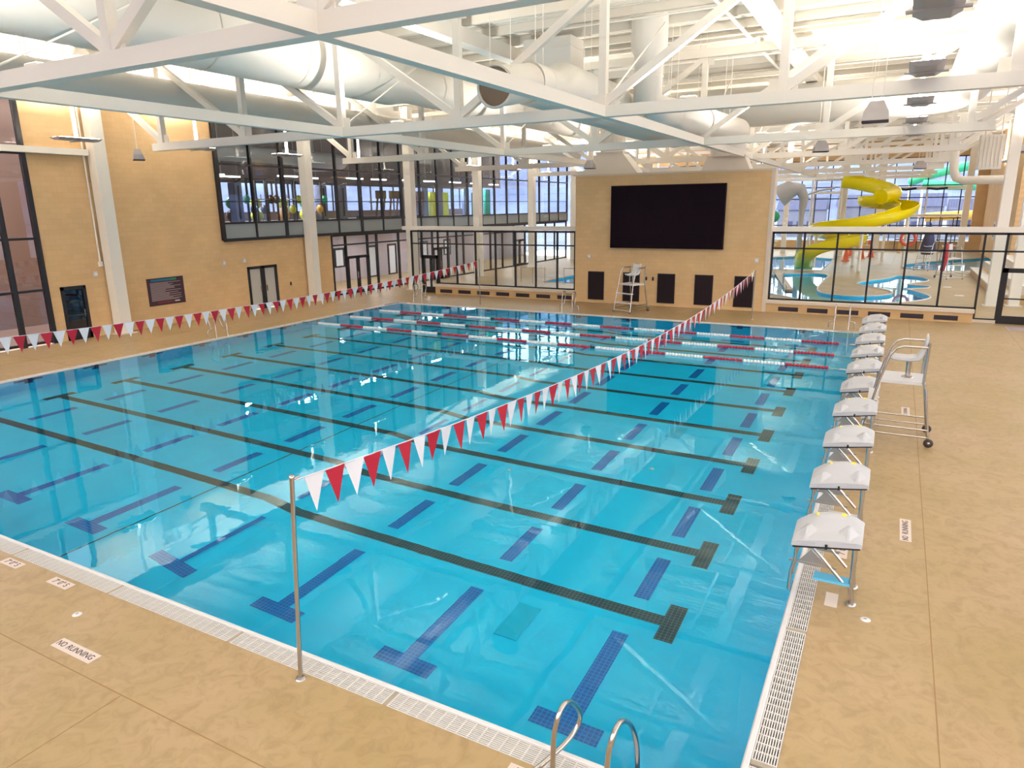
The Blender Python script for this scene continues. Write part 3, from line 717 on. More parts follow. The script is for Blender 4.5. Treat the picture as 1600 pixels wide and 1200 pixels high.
e = empty('air_handler', (4.75, 40.2, 0)); tag(e, 'cream ribbed air handling box hanging beside the right column', 'air handler')
MB().box(-.7, .35, -.4, .4, 6.6, 8.3).build('cabinet', 'duct', e)
for i in range(6): MB().box(-.66 + i * .17, -.60 + i * .17, -.44, -.40, 6.7, 8.2).build('rib', 'duct', e)
for s_ in (-.5, .2): MB().tube([(s_, 0, 8.3), (s_, 0, ROOF)], .03, 6).build('hanger_rod', 'white', e)

# ------------------------------------------------------------------ pendant uplights
def uplight_proto():
    e = empty('pendant_uplight')
    MB().beam((0, 0, .06), (0, 0, ROOF - 7.6), .09, .09).build('stem', 'white', e)
    p = MB(); L, W_ = .80, .32
    p.add([(-W_, -L, .09), (W_, -L, .09), (W_, L, .09), (-W_, L, .09), (-W_ * .55, -L * .9, 0), (W_ * .55, -L * .9, 0), (W_ * .55, L * .9, 0), (-W_ * .55, L * .9, 0)],
          [(0, 1, 2, 3), (7, 6, 5, 4), (0, 4, 5, 1), (1, 5, 6, 2), (2, 6, 7, 3), (3, 7, 4, 0)])
    p.build('housing', 'grey_metal', e)
    for s_ in (-1, 1):
        MB().box(s_ * .19 - .10, s_ * .19 + .10, -.7, .7, .092, .11).build('lamp_lens', 'lens', e)
    MB().box(-.40, .40, -.05, .05, -.03, .0).build('bracket', 'grey_metal', e)
    return e
up = uplight_proto(); nl = 0
def lamp(e, power, sx=.5, sy=1.3, spread=R(175)):
    ld = bpy.data.lights.new('uplight', 'AREA'); ld.shape = 'RECTANGLE'; ld.size = sx; ld.size_y = sy; ld.energy = power; ld.color = (1.0, .96, .90); ld.spread = spread
    lo = bpy.data.objects.new('uplight', ld); C.objects.link(lo); lo.parent = e; lo.location = (0, 0, .16); lo.rotation_euler = (math.pi, 0, 0)
rows = [(0.92, 'right', [-4.2, 1.4, 7.0, 12.5, 18.0, 23.2, 28.6]), (-26.4, 'left', [-4.2, 1.4, 6.0, 11.2, 16.4, 21.6, 27.0])]
rows += [(-24.6, 'leisure left', [36, 42, 48, 54, 62, 70]), (-8.0, 'leisure middle', [38, 48, 60, 71]), (6.8, 'leisure right', [35, 45, 56, 68])]
first = True
for x, nm, ylist in rows:
    for i, y in enumerate(ylist):
        e = up if first else copy_tree(up); first = False
        e.location = (x, y, 7.6)
        nm2 = {'right': 'hanging near the right side of the pool', 'left': 'hanging along the left wall', 'middle': 'hanging over the middle of the pool', 'leisure left': 'hanging beyond the left storefront', 'leisure middle': 'hanging over the leisure hall', 'leisure right': 'hanging on the right of the leisure hall'}[nm]
        tag(e, 'grey pendant uplight %s, %s from the camera' % (nm2, ORD[i]), 'lamp', 'pendant uplights')
for e in [o for o in list(scene.objects) if o.name.startswith('pendant_uplight')]: lamp(e, LAMP_W * (.7 if 0 < e.location.x < 2 else 1.1), spread=R(125) if e.location.x < -26 else R(175))
nf = 0
for tn, ty in zip(('closest', 'second', 'third', 'fourth'), TY[:4]):
    for x, side in ((-13.0, 'left'), (-4.1, 'right')):
        e = empty('chord_fill_light', (x, ty, ZB + .28)); tag(e, 'small added fill light on the %s roof truss, %s one' % (tn, side), 'lamp', 'added fill lights on the trusses')  # added fill lights that brighten the ceiling and ducts over the pool
        MB().box(-.2, .2, -.07, .07, .02, .06).build('housing', 'white', e); MB().box(-.18, .18, -.06, .06, .06, .065).build('lamp_lens', 'lens', e); MB().box(-.05, .05, -.05, .05, 0, .02).build('bracket', 'white', e)
        lamp(e, LAMP_W * .8, .36, .10, spread=R(170))

# hanging loudspeakers
def spk_proto():
    e = empty('hanging_speaker')
    v = [(-.13, -.1, .38), (.13, -.1, .38), (.13, .1, .38), (-.13, .1, .38), (-.23, -.16, .18), (.23, -.16, .18), (.23, .16, .18), (-.23, .16, .18), (-.25, -.22, 0), (.25, -.22, 0), (.25, .18, 0), (-.25, .18, 0)]
    f = [(0, 1, 2, 3)]
    for o_ in (0, 4):
        for i in range(4): f.append((o_ + i, o_ + 4 + i, o_ + 4 + (i + 1) % 4, o_ + (i + 1) % 4))
    MB().add(v, f).build('cabinet', 'grey_metal', e); MB().add([(-.24, -.21, -.005), (.24, -.21, -.005), (.24, .17, -.005), (-.24, .17, -.005)], [(3, 2, 1, 0)]).box(-.25, .25, -.22, .18, -.03, -.006).build('grille', 'vent', e)
    for s_ in (-.1, .1): MB().tube([(s_, 0, .36), (s_, 0, ROOF - 6.6)], .010, 5).build('cable', 'white', e)
    return e
sp = spk_proto()
SP = [((.1, 12.0, 6.65), 0, 'grey hanging loudspeaker at the upper right below the second truss'), ((-2.05, 24.0, 6.85), .3, 'grey hanging loudspeaker above the right end of the screen wall'), ((-25.0, 12.6, 6.95), 2.6, 'grey hanging loudspeaker by the left wall beside the tall column'), ((1.45, 40, 6.75), .6, 'grey hanging loudspeaker in front of the far windows'), ((5.3, 36.0, 7.2), 0, 'grey hanging loudspeaker at the right edge beside the air handler'), ((-13.2, 29.0, 6.85), 0, 'grey hanging loudspeaker left of the screen wall top')]
for i, (p, rz, lb) in enumerate(SP):
    e = sp if i == 0 else copy_tree(sp); e.location = p; e.rotation_euler = (0, 0, rz); tag(e, lb, 'loudspeaker', 'hanging loudspeakers')

# ------------------------------------------------------------------ screen wall fittings
e = empty('video_screen', (-9.39, YF, 4.44)); tag(e, 'huge black video screen on the masonry wall', 'screen')
MB().box(-2.86, 2.86, -.16, 0, -1.54, 1.54).build('cabinet', 'black_matte', e)
for i in range(8):
    for j in range(4): MB().box(-2.83 + i * .7075 + .002, -2.83 + (i + 1) * .7075 - .002, -.175, -.16, -1.51 + j * .755 + .002, -1.51 + (j + 1) * .755 - .002).build('screen_tile', 'screen', e)
for i, x in enumerate((-13.05, -11.1, -9.26, -7.37, -5.46)):
    e = empty('acoustic_panel', (x, YF, 0)); tag(e, 'dark return air panel in the screen wall, %s from the left' % ORD[i], 'panel', 'dark panels in the screen wall')
    MB().box(-.45, .45, -.03, 0, .16, 1.65).build('frame', 'black', e); MB().box(-.41, .41, -.045, -.03, .2, 1.61).build('face', 'black_matte', e)
def wall_box(p, rz, label):
    e = empty('alarm_strobe', p, rz); tag(e, label, 'alarm', 'small white wall strobes')
    MB().box(-.08, .08, -.06, 0, -.1, .1).build('body', 'white_cool', e); MB().box(-.05, .05, -.085, -.06, -.05, .05).build('lens', 'float_white', e)
wall_box((-13.45, YF, 2.42), 0, 'small white strobe at the left end of the screen wall')
wall_box((-4.95, YF, 2.42), 0, 'small white strobe at the right end of the screen wall')
wall_box((XW, 12.15, 2.56), math.pi / 2, 'small white strobe between the glass door and the tall column')
wall_box((XW, 18.55, 2.53), math.pi / 2, 'small white strobe under the gym corner')
wall_box((XW, 19.8, 2.55), math.pi / 2, 'small white strobe just above the pale double door')
for i, x in enumerate((-10.3, -9.95)):
    e = empty('wall_outlet', (x, YF, 1.37)); tag(e, 'small black outlet on the screen wall, %s of the pair' % ('left' if i == 0 else 'right'), 'outlet', 'black outlets')
    MB().box(-.045, .045, -.03, 0, -.09, .09).build('plate', 'black', e); MB().box(-.02, .02, -.035, -.03, -.04, .04).build('socket', 'vent', e)
e = empty('wall_outlet', (XW, 22.8, 1.1), math.pi / 2); tag(e, 'small black outlet right of the pale double door', 'outlet', 'black outlets')
MB().box(-.045, .045, -.03, 0, -.09, .09).build('plate', 'black', e); MB().box(-.02, .02, -.035, -.03, -.04, .04).build('socket', 'vent', e)
e = empty('wall_conduit', (XW, 12.42, 0)); tag(e, 'thin cream conduit running up beside the tall left column', 'conduit')
MB().tube([(.04, 0, 3.0), (.04, 0, 10.8)], .035, 8).build('pipe', 'white', e); MB().box(0, .1, -.07, .07, 2.85, 3.05).build('box', 'white', e)
# rules board
e = empty('rules_board', (XW, 15.27, 1.52)); tag(e, 'dark pool rules board with a blue header on the left wall', 'sign')
MB().box(0, .03, -.91, .91, -.61, .61).build('panel', 'sign_board', e)
MB().box(.03, .034, -.72, .25, .47, .56).build('header', 'print_blue', e); MB().box(.03, .034, .25, .55, .47, .56).build('header_end', 'print_green', e)
MB().box(.03, .034, -.5, .3, -.52, -.46).build('footer', 'print_red', e); MB().box(.03, .034, .36, .62, -.50, -.46).build('footer_mark', 'float_white', e)
rng = random.Random(3)
for i in range(18):
    z = .40 - i * .046; L = rng.uniform(.7, 1.5) if i % 4 else 1.52
    MB().box(.03, .034, -.78, -.78 + L, z - .013, z + .013).build('print_line', 'print_grey', e)

# ------------------------------------------------------------------ deck signs
def deck_sign(x, y, wx, wy, txt, size, rz, label):
    e = empty('deck_sign', (x, y, 0), rz); tag(e, label, 'sign', 'tile signs set in the deck')
    MB().box(-wx / 2, wx / 2, -wy / 2, wy / 2, .0008, .004).build('tile', 'sign_tile', e)
    if txt == 'NO RUNNING':
        link('lettering', text_mesh('NO', size * .9), e, (-wx * .37, 0, .0052)).scale = (.85, 1, 1); link('lettering', text_mesh('RUNNING', size * .9), e, (wx * .115, 0, .0052)).scale = (.95, 1, 1)
    elif txt: link('lettering', text_mesh(txt, size), e, (0, 0, .0052))
deck_sign(-7.28, -1.25, .76, .165, 'NO RUNNING', .125, 0, 'pale NO RUNNING tile in the deck at the lower left')
deck_sign(-9.03, -.44, .47, .15, '7\' 0" S', .125, 0, 'pale depth marker tile reading 7 0 at the left gutter')
deck_sign(-10.27, -.44, .45, .15, '7\' 0" S', .125, 0, 'pale depth marker tile at the far left edge of the picture')
deck_sign(1.36, 6.68, .86, .16, 'NO RUNNING', .135, math.pi / 2, 'pale NO RUNNING tile in the right deck near the starting blocks')
deck_sign(1.40, 13.95, .86, .18, 'NO RUNNING', .135, math.pi / 2, 'pale tile sign in the deck under the lifeguard chair')
deck_sign(.53, 5.48, .47, .15, '7\' 0"', .135, math.pi / 2, 'pale depth marker tile behind the first starting block')
deck_sign(.50, 3.98, .36, .15, '', .1, math.pi / 2, 'blank pale tile under the first starting block')
deck_sign(-1.66, -.44, .47, .15, '7\' 0" S', .125, 0, 'depth marker tile cut by the bottom edge of the picture')
for i, (x, y) in enumerate(((.91, 3.69), (-8.04, -.79))):
    e = empty('deck_anchor', (x, y, 0)); tag(e, ['white round deck anchor cap behind the first starting block', 'white round deck anchor cap above the NO RUNNING tile'][i], 'cap', 'deck anchor caps')
    MB().lathe([(.001, .012), (.045, .012), (.06, .0)], 16).build('cap', 'white_cool', e); MB().lathe([(.001, .016), (.015, .016), (.02, .012)], 10).build('screw', 'steel_dark', e)
e = empty('floor_mat', (5.75, 28.8, 0)); tag(e, 'dark doormat in front of the right glass door', 'mat')
MB().box(-.65, .65, -.45, .45, .001, .015).build('pile', 'print_grey', e); MB().box(-.7, .7, -.5, .5, .0008, .008).build('border', 'grey_metal', e)

# ------------------------------------------------------------------ starting blocks
def block_proto(step_mat):
    e = empty('starting_block')
    # cover: moulded shell on a .82 x .62 platform that dips towards the water
    X0, X1, Y_ = -.04, .78, .31; nx, ny = 32, 20
    def under(x): return .70 + .13 * (x - X0) / (X1 - X0)
    v = []; f = []
    us = sorted(set([-1 + 2 * k / nx for k in range(nx + 1)] + [-.99, .99])); ts = sorted(set([-1 + 2 * k / ny for k in range(ny + 1)] + [-.985, .985])); nx, ny = len(us) - 1, len(ts) - 1
    for j in range(ny + 1):
        for i in range(nx + 1):
            u, t = us[i], ts[j]; x = X0 + (X1 - X0) * (u + 1) / 2; y = Y_ * t
            base = .085 + .13 * max(0.0, min(1.0, (t + .98) / 1.7)) + .05 * (1 - u * u) * max(0.0, min(1.0, (t + .35) / .7))
            wedge = .215 - .13 * max(0.0, -(t + .30)) / .65 - .05 * max(0.0, t + .30) - .105 * abs(abs(u) - .60) / .4
            h = max(base, wedge) * (1 - .42 * abs(u) ** 3)
            h -= .03 * max(0.0, t - .5) / .5
            if i in (0, nx) or j in (0, ny): h = 0
            v.append((x, y, under(x) + h))
    for j in range(ny):
        for i in range(nx):
            a = j * (nx + 1) + i; f.append((a, a + 1, a + nx + 2, a + nx + 1))
    c = MB(); c.add(v, f, False)
    c.add([(X0, -Y_, under(X0)), (X1, -Y_, under(X1)), (X1, Y_, under(X1)), (X0, Y_, under(X0))], [(3, 2, 1, 0)])
    cov = c.build('cover', 'cover', e)
    for s_ in (-1, 1): MB().beam((X0 + .02, s_ * (Y_ - .01), under(X0) - .012), (X1 - .02, s_ * (Y_ - .01), under(X1) - .012), .02, .022).build('strap', 'black', cov)
    MB().box(.36, .39, -Y_ - .012, -Y_ + .01, .735, .80).build('buckle', 'black', cov)
    for x0_, x1_ in ((.02, .25), (.49, .72)):
        for dz in (.035, .07): MB().beam((x0_, -Y_ - .002, under(x0_) + dz), (x1_, -Y_ - .002, under(x1_) + dz), .012, .010).build('rib', 'cover', cov)
    for x in (.20, .50): MB().box(x, x + .06, .16, .25, under(x) + .19, under(x) + .245).build('yellow_label', 'yellow', cov)
    for s_ in (-1, 1):
        y = s_ * .24
        MB().tube([(.02, y, .70), (.02, y, .50), (-.02, y, .30), (-.03, y, .02)], .021, 8).build('front_leg', 'steel', e)
        MB().tube([(.70, y, .80), (.71, y, .40), (.70, y, .28), (.73, y, .03)], .030, 8).build('rear_leg', 'steel', e)
        MB().tube([(.20, y, .72), (.62, y, .27)], .022, 8).build('brace', 'steel', e)
        MB().beam((-.05, y, .46), (.52, y, .46), .02, .03).build('side_rail', 'steel_dark', e)
        g = MB(); g.add([(.06, y - .004, .47), (.40, y - .004, .47), (.20, y - .004, .66), (.06, y + .004, .47), (.40, y + .004, .47), (.20, y + .004, .66)], [(0, 1, 2), (5, 4, 3), (0, 3, 4, 1), (1, 4, 5, 2), (2, 5, 3, 0)]); g.build('gusset_plate', 'steel_dark', e)
        MB().lathe([(.001, .03), (.06, .03), (.065, 0)], 12, (.73, y, .001)).build('foot', 'steel_dark', e)
    MB().tube([(.70, -.24, .28), (.70, .24, .28)], .022, 8).build('cross_bar', 'steel', e)
    MB().box(.26, .69, -.29, -.10, .27, .30).build('step', step_mat, e)
    return e
BL = ['white covered starting block closest to the camera, with a blue step'] + ['white covered starting block, %s counted from the camera' % ORD[k] for k in range(1, 9)] + ['white covered starting block farthest from the camera']
bp0 = block_proto('sky_blue'); bp1 = None
for k, y in enumerate(LANES):
    if k == 0: o = bp0
    elif k == 1: o = bp1 = block_proto('white_cool')
    else: o = copy_tree(bp1)
    o.location = (0, y, 0.001); tag(o, BL[k], 'starting block', 'starting blocks along the right pool edge')

# ------------------------------------------------------------------ lane ropes
def float_section(L, mat):
    prof = []; n = max(2, int(L / .10))
    for i in range(n):
        a = i * L / n; prof += [(.02, a), (.06, a + .012), (.06, a + L / n - .022), (.02, a + L / n - .01)]
    return MB().lathe(prof, 10, (0, 0, 0), 'x').mesh('float_section', mat)
fsr = float_section(1.28, 'float_red'); fsw = float_section(1.28, 'float_white'); fsb = float_section(.18, 'float_black')
for k, yi in enumerate((8.55, 7.52, 6.52)):
    y = LANE0 + LANE * yi + .03
    e = empty('lane_rope', (0, y, .02)); tag(e, ['red and white floating lane rope nearest the screen wall', 'red and white floating lane rope in the middle of the three', 'red and white floating lane rope closest to the camera'][k], 'lane rope', 'lane ropes across the pool')
    MB().tube([(-.0, 0, 0), (PL, 0, 0)], .012, 6).build('cable', 'steel_dark', e)
    for xx, s_ in ((-.0, 1), (PL, -1)): MB().tube([(xx, 0, 0), (xx - s_ * .35, 0, 0)], .018, 6).build('tensioner', 'steel', e)
    x = -.65; i = 0
    while x > PL + 1.6:
        x -= 1.30; link('float_section', fsr if i % 2 == 0 else fsw, e, (x, 0, 0)); i += 1
        if i in (6, 11): x -= .20; link('float_section', fsb, e, (x, 0, 0))

# ------------------------------------------------------------------ backstroke pennants
def interp(tab, y):
    for (a, za), (c, zc) in zip(tab[:-1], tab[1:]):
        if a <= y <= c: return za + (zc - za) * (y - a) / (c - a)
    return tab[-1][1]
def sag(y, y0, y1, z0, z1, s_):
    t = (y - y0) / (y1 - y0); return z0 + (z1 - z0) * t - 4 * s_ * t * (1 - t)
pen = {}
for nm in ('red', 'pwhite'):
    q = MB(); hw, h = .148, .42
    q.add([(-.002, -hw, 0), (-.002, hw, 0), (-.002, 0, -h), (.002, -hw, 0), (.002, hw, 0), (.002, 0, -h)], [(0, 1, 2), (5, 4, 3), (0, 3, 4, 1), (1, 4, 5, 2), (2, 5, 3, 0)])
    pen[nm] = q.mesh('pennant', nm)
def pennant_line(x, y0, y1, z0, z1, s_, label, ystart, yend):
    e = empty('pennant_line', (x, y0, 0)); tag(e, label, 'pennants', 'backstroke pennant lines')
    N = 40; MB().tube([(0, (y1 - y0) * i / N, sag(y0 + (y1 - y0) * i / N, y0, y1, z0, z1, s_)) for i in range(N + 1)], .008, 5).build('cord', 'pwhite', e)
    y = y0 + .32; i = 0; rr = random.Random(int(-x * 10))
    while y < y1 - .25:
        if ystart < y < yend:
            o = link('pennant', pen['pwhite' if i % 2 == 0 else 'red'], e, (0, y - y0, sag(y, y0, y1, z0, z1, s_)))
            sl = (sag(y + .1, y0, y1, z0, z1, s_) - sag(y - .1, y0, y1, z0, z1, s_)) / .2
            o.rotation_euler = (math.atan(sl) * .8, rr.uniform(-.12, .12), rr.uniform(-.14, .14))
        y += .322; i += 1
    return e
pennant_line(-4.55, -.22, 27.0, 2.27, 2.18, .60, 'red and white pennant line nearest the starting blocks', -1, 30)
pennant_line(-18.29, -.4, 26.3, 2.27, 2.32, .40, 'red and white pennant line along the left side of the pool', 3.0, 30)
def pole(x, y, h, label, lean=(0, 0)):
    e = empty('flag_pole', (x, y, 0)); tag(e, label, 'pole', 'steel pennant poles')
    MB().tube([(0, 0, .0), (lean[0], lean[1], h)], .025, 12).build('shaft', 'steel', e)
    MB().lathe([(.001, .02), (.05, .02), (.06, 0)], 16, (0, 0, .001)).build('base_collar', 'steel_dark', e)
    MB().tube([(lean[0], lean[1], h - .03), (lean[0], lean[1] + (.10 if y < 10 else -.1), h - .02)], .012, 8).lathe([(.03, 0), (.03, .03), (.001, .035)], 12, (lean[0], lean[1], h - .005)).build('hook', 'steel', e)
pole(-4.53, -.39, 2.31, 'steel pennant pole standing at the near gutter', (-.02, .17))
pole(-4.55, 27.12, 2.22, 'steel pennant pole in front of the screen wall')
pole(-18.29, 26.42, 2.36, 'steel pennant pole in front of the left storefront')

# ------------------------------------------------------------------ ladders
def near_ladder():
    e = empty('pool_ladder', (-1.16, -.45, 0)); o_ = Vector((-1.16, -.45, 0))
    LP = [(-1.43, -.45, 0), (-1.425, -.45, .50), (-1.40, -.44, .70), (-1.385, -.36, .80), (-1.385, -.22, .76), (-1.38, -.05, .60), (-1.375, .05, .42), (-1.39, .04, .31), (-1.44, -.08, .21), (-1.54, -.30, .14), (-1.64, -.52, .10), (-1.68, -.60, .05), (-1.68, -.61, 0)]
    RP = [(-.93, -.45, 0), (-.925, -.45, .52), (-.90, -.43, .70), (-.89, -.34, .78), (-.885, -.20, .74), (-.88, .0, .56), (-.86, .09, .38), (-.83, .11, .15), (-.82, .11, -1.1)]
    for P in (LP, RP): MB().tube([p - o_ for p in smooth(P)], .024, 12).build('hand_rail', 'steel', e)
    for P in (LP[0], LP[-1], RP[0]): MB().lathe([(.001, .02), (.045, .02), (.055, 0)], 12, (P[0] + 1.16, P[1] + .45, .002)).build('escutcheon', 'steel_dark', e)
    for z in (-.35, -.65, -.95): MB().box(-.22, .34, .52, .6, z - .02, z + .02).build('tread', 'white_cool', e)
    return e
def low_ladder():
    e = empty('pool_ladder')
    for s_ in (-1, 1):
        x = s_ * .27
        MB().tube([(x * 1.8, -.40, .0), (x * 1.8, -.40, .22), (x * 1.7, -.40, .30), (x * 1.1, -.40, .33), (x, -.46, .42), (x, -.62, .80), (x, -.55, .95), (x, -.36, 1.0), (x, -.22, .9), (x, -.18, .6), (x, -.16, .0), (x, .08, -.2), (x, .08, -1.0)], .022, 10).build('hand_rail', 'steel', e)
        MB().lathe([(.001, .02), (.045, .02), (.055, 0)], 12, (x * 1.8, -.40, .002)).build('escutcheon', 'steel_dark', e)
    for z in (-.3, -.6, -.9): MB().box(-.27, .27, .05, .13, z - .02, z + .02).build('tread', 'white_cool', e)
    return e
l1 = near_ladder(); tag(l1, 'stainless ladder rails cut by the bottom edge of the picture', 'ladder', 'pool ladders')
l2 = low_ladder(); l2.location = (PL - .12, 13.95, 0); l2.rotation_euler = (0, 0, -math.pi / 2); tag(l2, 'stainless ladder rails on the left pool edge behind the pennants', 'ladder', 'pool ladders')
for i, (x, lb) in enumerate(((-21.9, 'stainless ladder rails at the far left corner of the pool'), (-13.0, 'stainless ladder rails left of the screen wall'), (-.85, 'stainless ladder rails at the far right corner behind the blocks'))):
    o = copy_tree(l2); o.location = (x, PW + .35, 0); o.rotation_euler = (0, 0, math.pi); tag(o, lb, 'ladder', 'pool ladders')

# ------------------------------------------------------------------ lifeguard chairs
def guard_chair():
    e = empty('lifeguard_chair')
    for s_ in (-1, 1):
        x = s_ * .46
        MB().tube([(s_ * .52, -.62, .05), (x, -.38, 1.30), (x, -.22, 1.90), (x, -.12, 2.05), (x, .02, 2.10), (x, .46, 2.10)], .026, 10).build('front_upright', 'steel', e)
        MB().tube([(x, .46, 2.20), (x, .44, 1.35), (x, .50, 1.20), (s_ * .52, .66, .12)], .028, 10).build('rear_upright', 'steel', e)
        for z in (.20, .36): MB().tube([(s_ * .52, -.56, z), (s_ * .52, .63, z)], .02, 8).build('side_rail', 'steel', e)
        w_ = MB(); w_.lathe([(.02, -.025), (.085, -.025), (.095, 0), (.085, .025), (.02, .025)], 18, (s_ * .55, .67, .095), 'x'); w_.build('wheel', 'rubber', e)
        MB().lathe([(.001, -.03), (.03, -.03), (.03, .03), (.001, .03)], 12, (s_ * .55, .67, .095), 'x').build('hub', 'steel', e)
        MB().lathe([(.001, .06), (.03, .06), (.035, 0)], 10, (s_ * .52, -.625, .0)).build('foot', 'rubber', e)
    for z, yy in ((.47, -.54), (.91, -.455)): MB().box(-.48, .48, yy - .10, yy + .10, z - .02, z + .02).build('step', 'white_cool', e)
    MB().tube([(-.52, -.60, .12), (.52, -.60, .12)], .022, 8).build('front_rail', 'white_cool', e)
    MB().tube([(-.52, .63, .24), (.52, .63, .24)], .022, 8).build('rear_rail', 'steel', e)
    MB().box(-.47, .47, -.36, .48, 1.30, 1.36).build('platform', 'white_cool', e)
    MB().tube([(0, .15, 1.36), (0, .15, 1.72)], .05, 12).lathe([(.001, .02), (.11, .02), (.12, 0)], 14, (0, .15, 1.36)).build('pedestal', 'steel', e)
    seat = MB(); n = 10
    prof = [(-.20, 1.74), (-.22, 1.79), (-.10, 1.765), (.12, 1.76), (.28, 1.79), (.36, 1.90), (.40, 2.08), (.42, 2.24), (.46, 2.24), (.44, 2.05), (.40, 1.86), (.32, 1.73), (.15, 1.71), (-.12, 1.72)]
    vv = []; m = len(prof)
    for k in range(n + 1):
        t = -1 + 2 * k / n; lift = .05 * abs(t) ** 3
        vv += [(.23 * t, y, z + lift) for y, z in prof]
    ff = [(k * m + i, k * m + (i + 1) % m, (k + 1) * m + (i + 1) % m, (k + 1) * m + i) for k in range(n) for i in range(m)]
    seat.add(vv, ff, True); seat.add(vv[:m], [tuple(range(m))]); seat.add(vv[-m:], [tuple(reversed(range(m)))])
    seat.build('seat', 'white_cool', e)
    MB().tube([(-.46, .46, 2.12), (.46, .46, 2.12)], .02, 8).build('back_rail', 'steel', e)
    return e
g0 = guard_chair(); g0.location = (1.12, 11.75, 0); g0.rotation_euler = (0, 0, -math.pi / 2); tag(g0, 'tall steel lifeguard chair beside the starting blocks', 'lifeguard chair', 'lifeguard chairs')
for p, rz, lb in (((-10.3, 27.3, 0), -.38, 'tall white lifeguard chair in front of the screen wall'), ((4.1, 49.8, 0), .5, 'lifeguard chair hung with a red rescue tube behind the right glass'), ((2.9, 56.0, 0), -.5, 'lifeguard chair under the folded navy umbrella behind the right glass')):
    o = copy_tree(g0); o.location = p; o.rotation_euler = (0, 0, rz); tag(o, lb, 'lifeguard chair', 'lifeguard chairs')

# ------------------------------------------------------------------ leisure hall
# yellow slide
SL = [(-3.95, 66.0, 6.92), (-2.02, 66.0, 6.54), (-0.2, 65.0, 5.99), (0.36, 62.6, 5.6), (-0.75, 60.6, 5.40), (-1.9, 61.2, 5.3), (-1.6, 63.0, 5.2), (0.2, 62.6, 5.05), (1.5, 60.5, 4.85), (1.33, 57.5, 4.55), (0.4, 55.0, 4.15), (-1.47, 53.3, 3.80), (-3.6, 53.2, 3.55), (-4.87, 55.0, 3.2), (-4.5, 57.8, 2.8), (-2.9, 59.0, 2.55), (-1.7, 57.6, 2.40), (-2.4, 55.2, 2.30), (-4.3, 54.2, 2.0), (-5.4, 54.9, 1.25), (-5.75, 56.6, .45), (-5.8, 58.0, .12)]
e = empty('water_slide', (-2, 60, 0)); tag(e, 'bright yellow spiral water slide behind the right glass', 'water slide')
off = Vector((-2, 60, 0))
MB().tube([p - off for p in smooth(SL[:5])], .62, 16).build('tube_section', 'slide', e)
path = [p - off for p in smooth(SL[4:])]
MB().tube(path, .66, 12, arc=(R(170), R(370))).build('trough', 'slide', e)
MB().tube(path, .70, 12, arc=(R(170), R(370))).build('trough_shell', 'slide', e)
for s_ in (-1, 1):
    edge = []
    for i, p in enumerate(path):
        d_ = (path[min(i + 1, len(path) - 1)] - path[max(i - 1, 0)]).normalized(); xx = d_.cross(Vector((0, 0, 1))).normalized(); edge.append(p + xx * s_ * .67 + Vector((0, 0, .12)))
    MB().tube(edge, .05, 6).build('rim', 'slide', e)
for x, y, z in ((-3.95, 66.3, 6.3), (-.2, 65.0, 5.4), (1.4, 58.5, 4.0), (-1.5, 53.3, 3.2), (-4.8, 55.4, 2.6), (-2.2, 58.6, 1.9)):
    MB().tube([(x + 2, y - 60, 0), (x + 2, y - 60, z)], .11, 10).build('support_post', 'white', e)
# slide platform
e = empty('slide_platform', (-5.0, 67.2, 0)); tag(e, 'pale platform and stair at the top of the yellow slide', 'platform')
MB().box(-1.6, 1.0, -1.0, 1.2, 5.8, 6.0).build('deck', 'white', e)
for x in (-1.5, .9):
    for y in (-.9, 1.1): MB().tube([(x, y, 0), (x, y, 7.1)], .07, 8).build('post', 'white', e)
for i in range(14): MB().box(-3.4 + i * .13 - 1.6, -3.1 + i * .13 - 1.6, -.5, .5, i * .42 + .2, i * .42 + .26).build('tread', 'white', e)
for y in (-.95, 1.15): MB().tube([(-1.5, y, 7.0), (.9, y, 7.0)], .03, 6).build('guard_rail', 'steel', e)
# grey dumping feature
e = empty('spray_feature', (-6.6, 60.5, 0)); tag(e, 'grey flared water feature on a stem left of the slide', 'water feature')
MB().lathe([(.22, 0), (.20, 3.6), (.25, 4.4)], 14).build('stem', 'grey_feature', e)
MB().tube([(0, 0, 4.3), (.1, 0, 5.4), (-.2, 0, 6.1), (-1.0, 0, 6.15), (-1.9, 0, 5.6)], [.25, .38, .5, .75, .95], 16).build('funnel', 'grey_feature', e)
MB().tube([(.1, 0, 5.6), (1.2, .2, 6.0), (2.4, .4, 6.2)], .08, 8).build('pipe', 'grey_feature', e)
e = empty('mushroom_fountain', (-9.7, 66.5, 0)); tag(e, 'mint green ball topped fountain at the left of the far windows', 'water feature')
MB().tube([(0, 0, 0), (0, 0, 3.4)], .1, 8).build('stem', 'white', e); MB().sphere((0, 0, 3.8), .55).build('ball', 'green', e)
# divider wall and ladders in the lagoon
e = empty('divider_wall', (-5.6, 44.4, 0)); tag(e, 'pale plank like divider wall standing in the lagoon', 'wall')
MB().beam((1.05, -5.0, -.08), (-.9, 4.6, -.08), .45, .2).build('coping', 'deck', e); MB().beam((1.05, -5.0, -.5), (-.9, 4.6, -.5), .36, .66).build('core', 'line_blue', e)
for i, (x, y, rz) in enumerate(((-6.9, 51.6, math.pi), (-5.2, 39.7, 0))):
    o = copy_tree(l2); o.location = (x, y, 0); o.rotation_euler = (0, 0, rz); tag(o, ['stainless rails at the back of the lagoon left of the slide', 'stainless rails at the near left corner of the lagoon'][i], 'ladder', 'pool ladders')
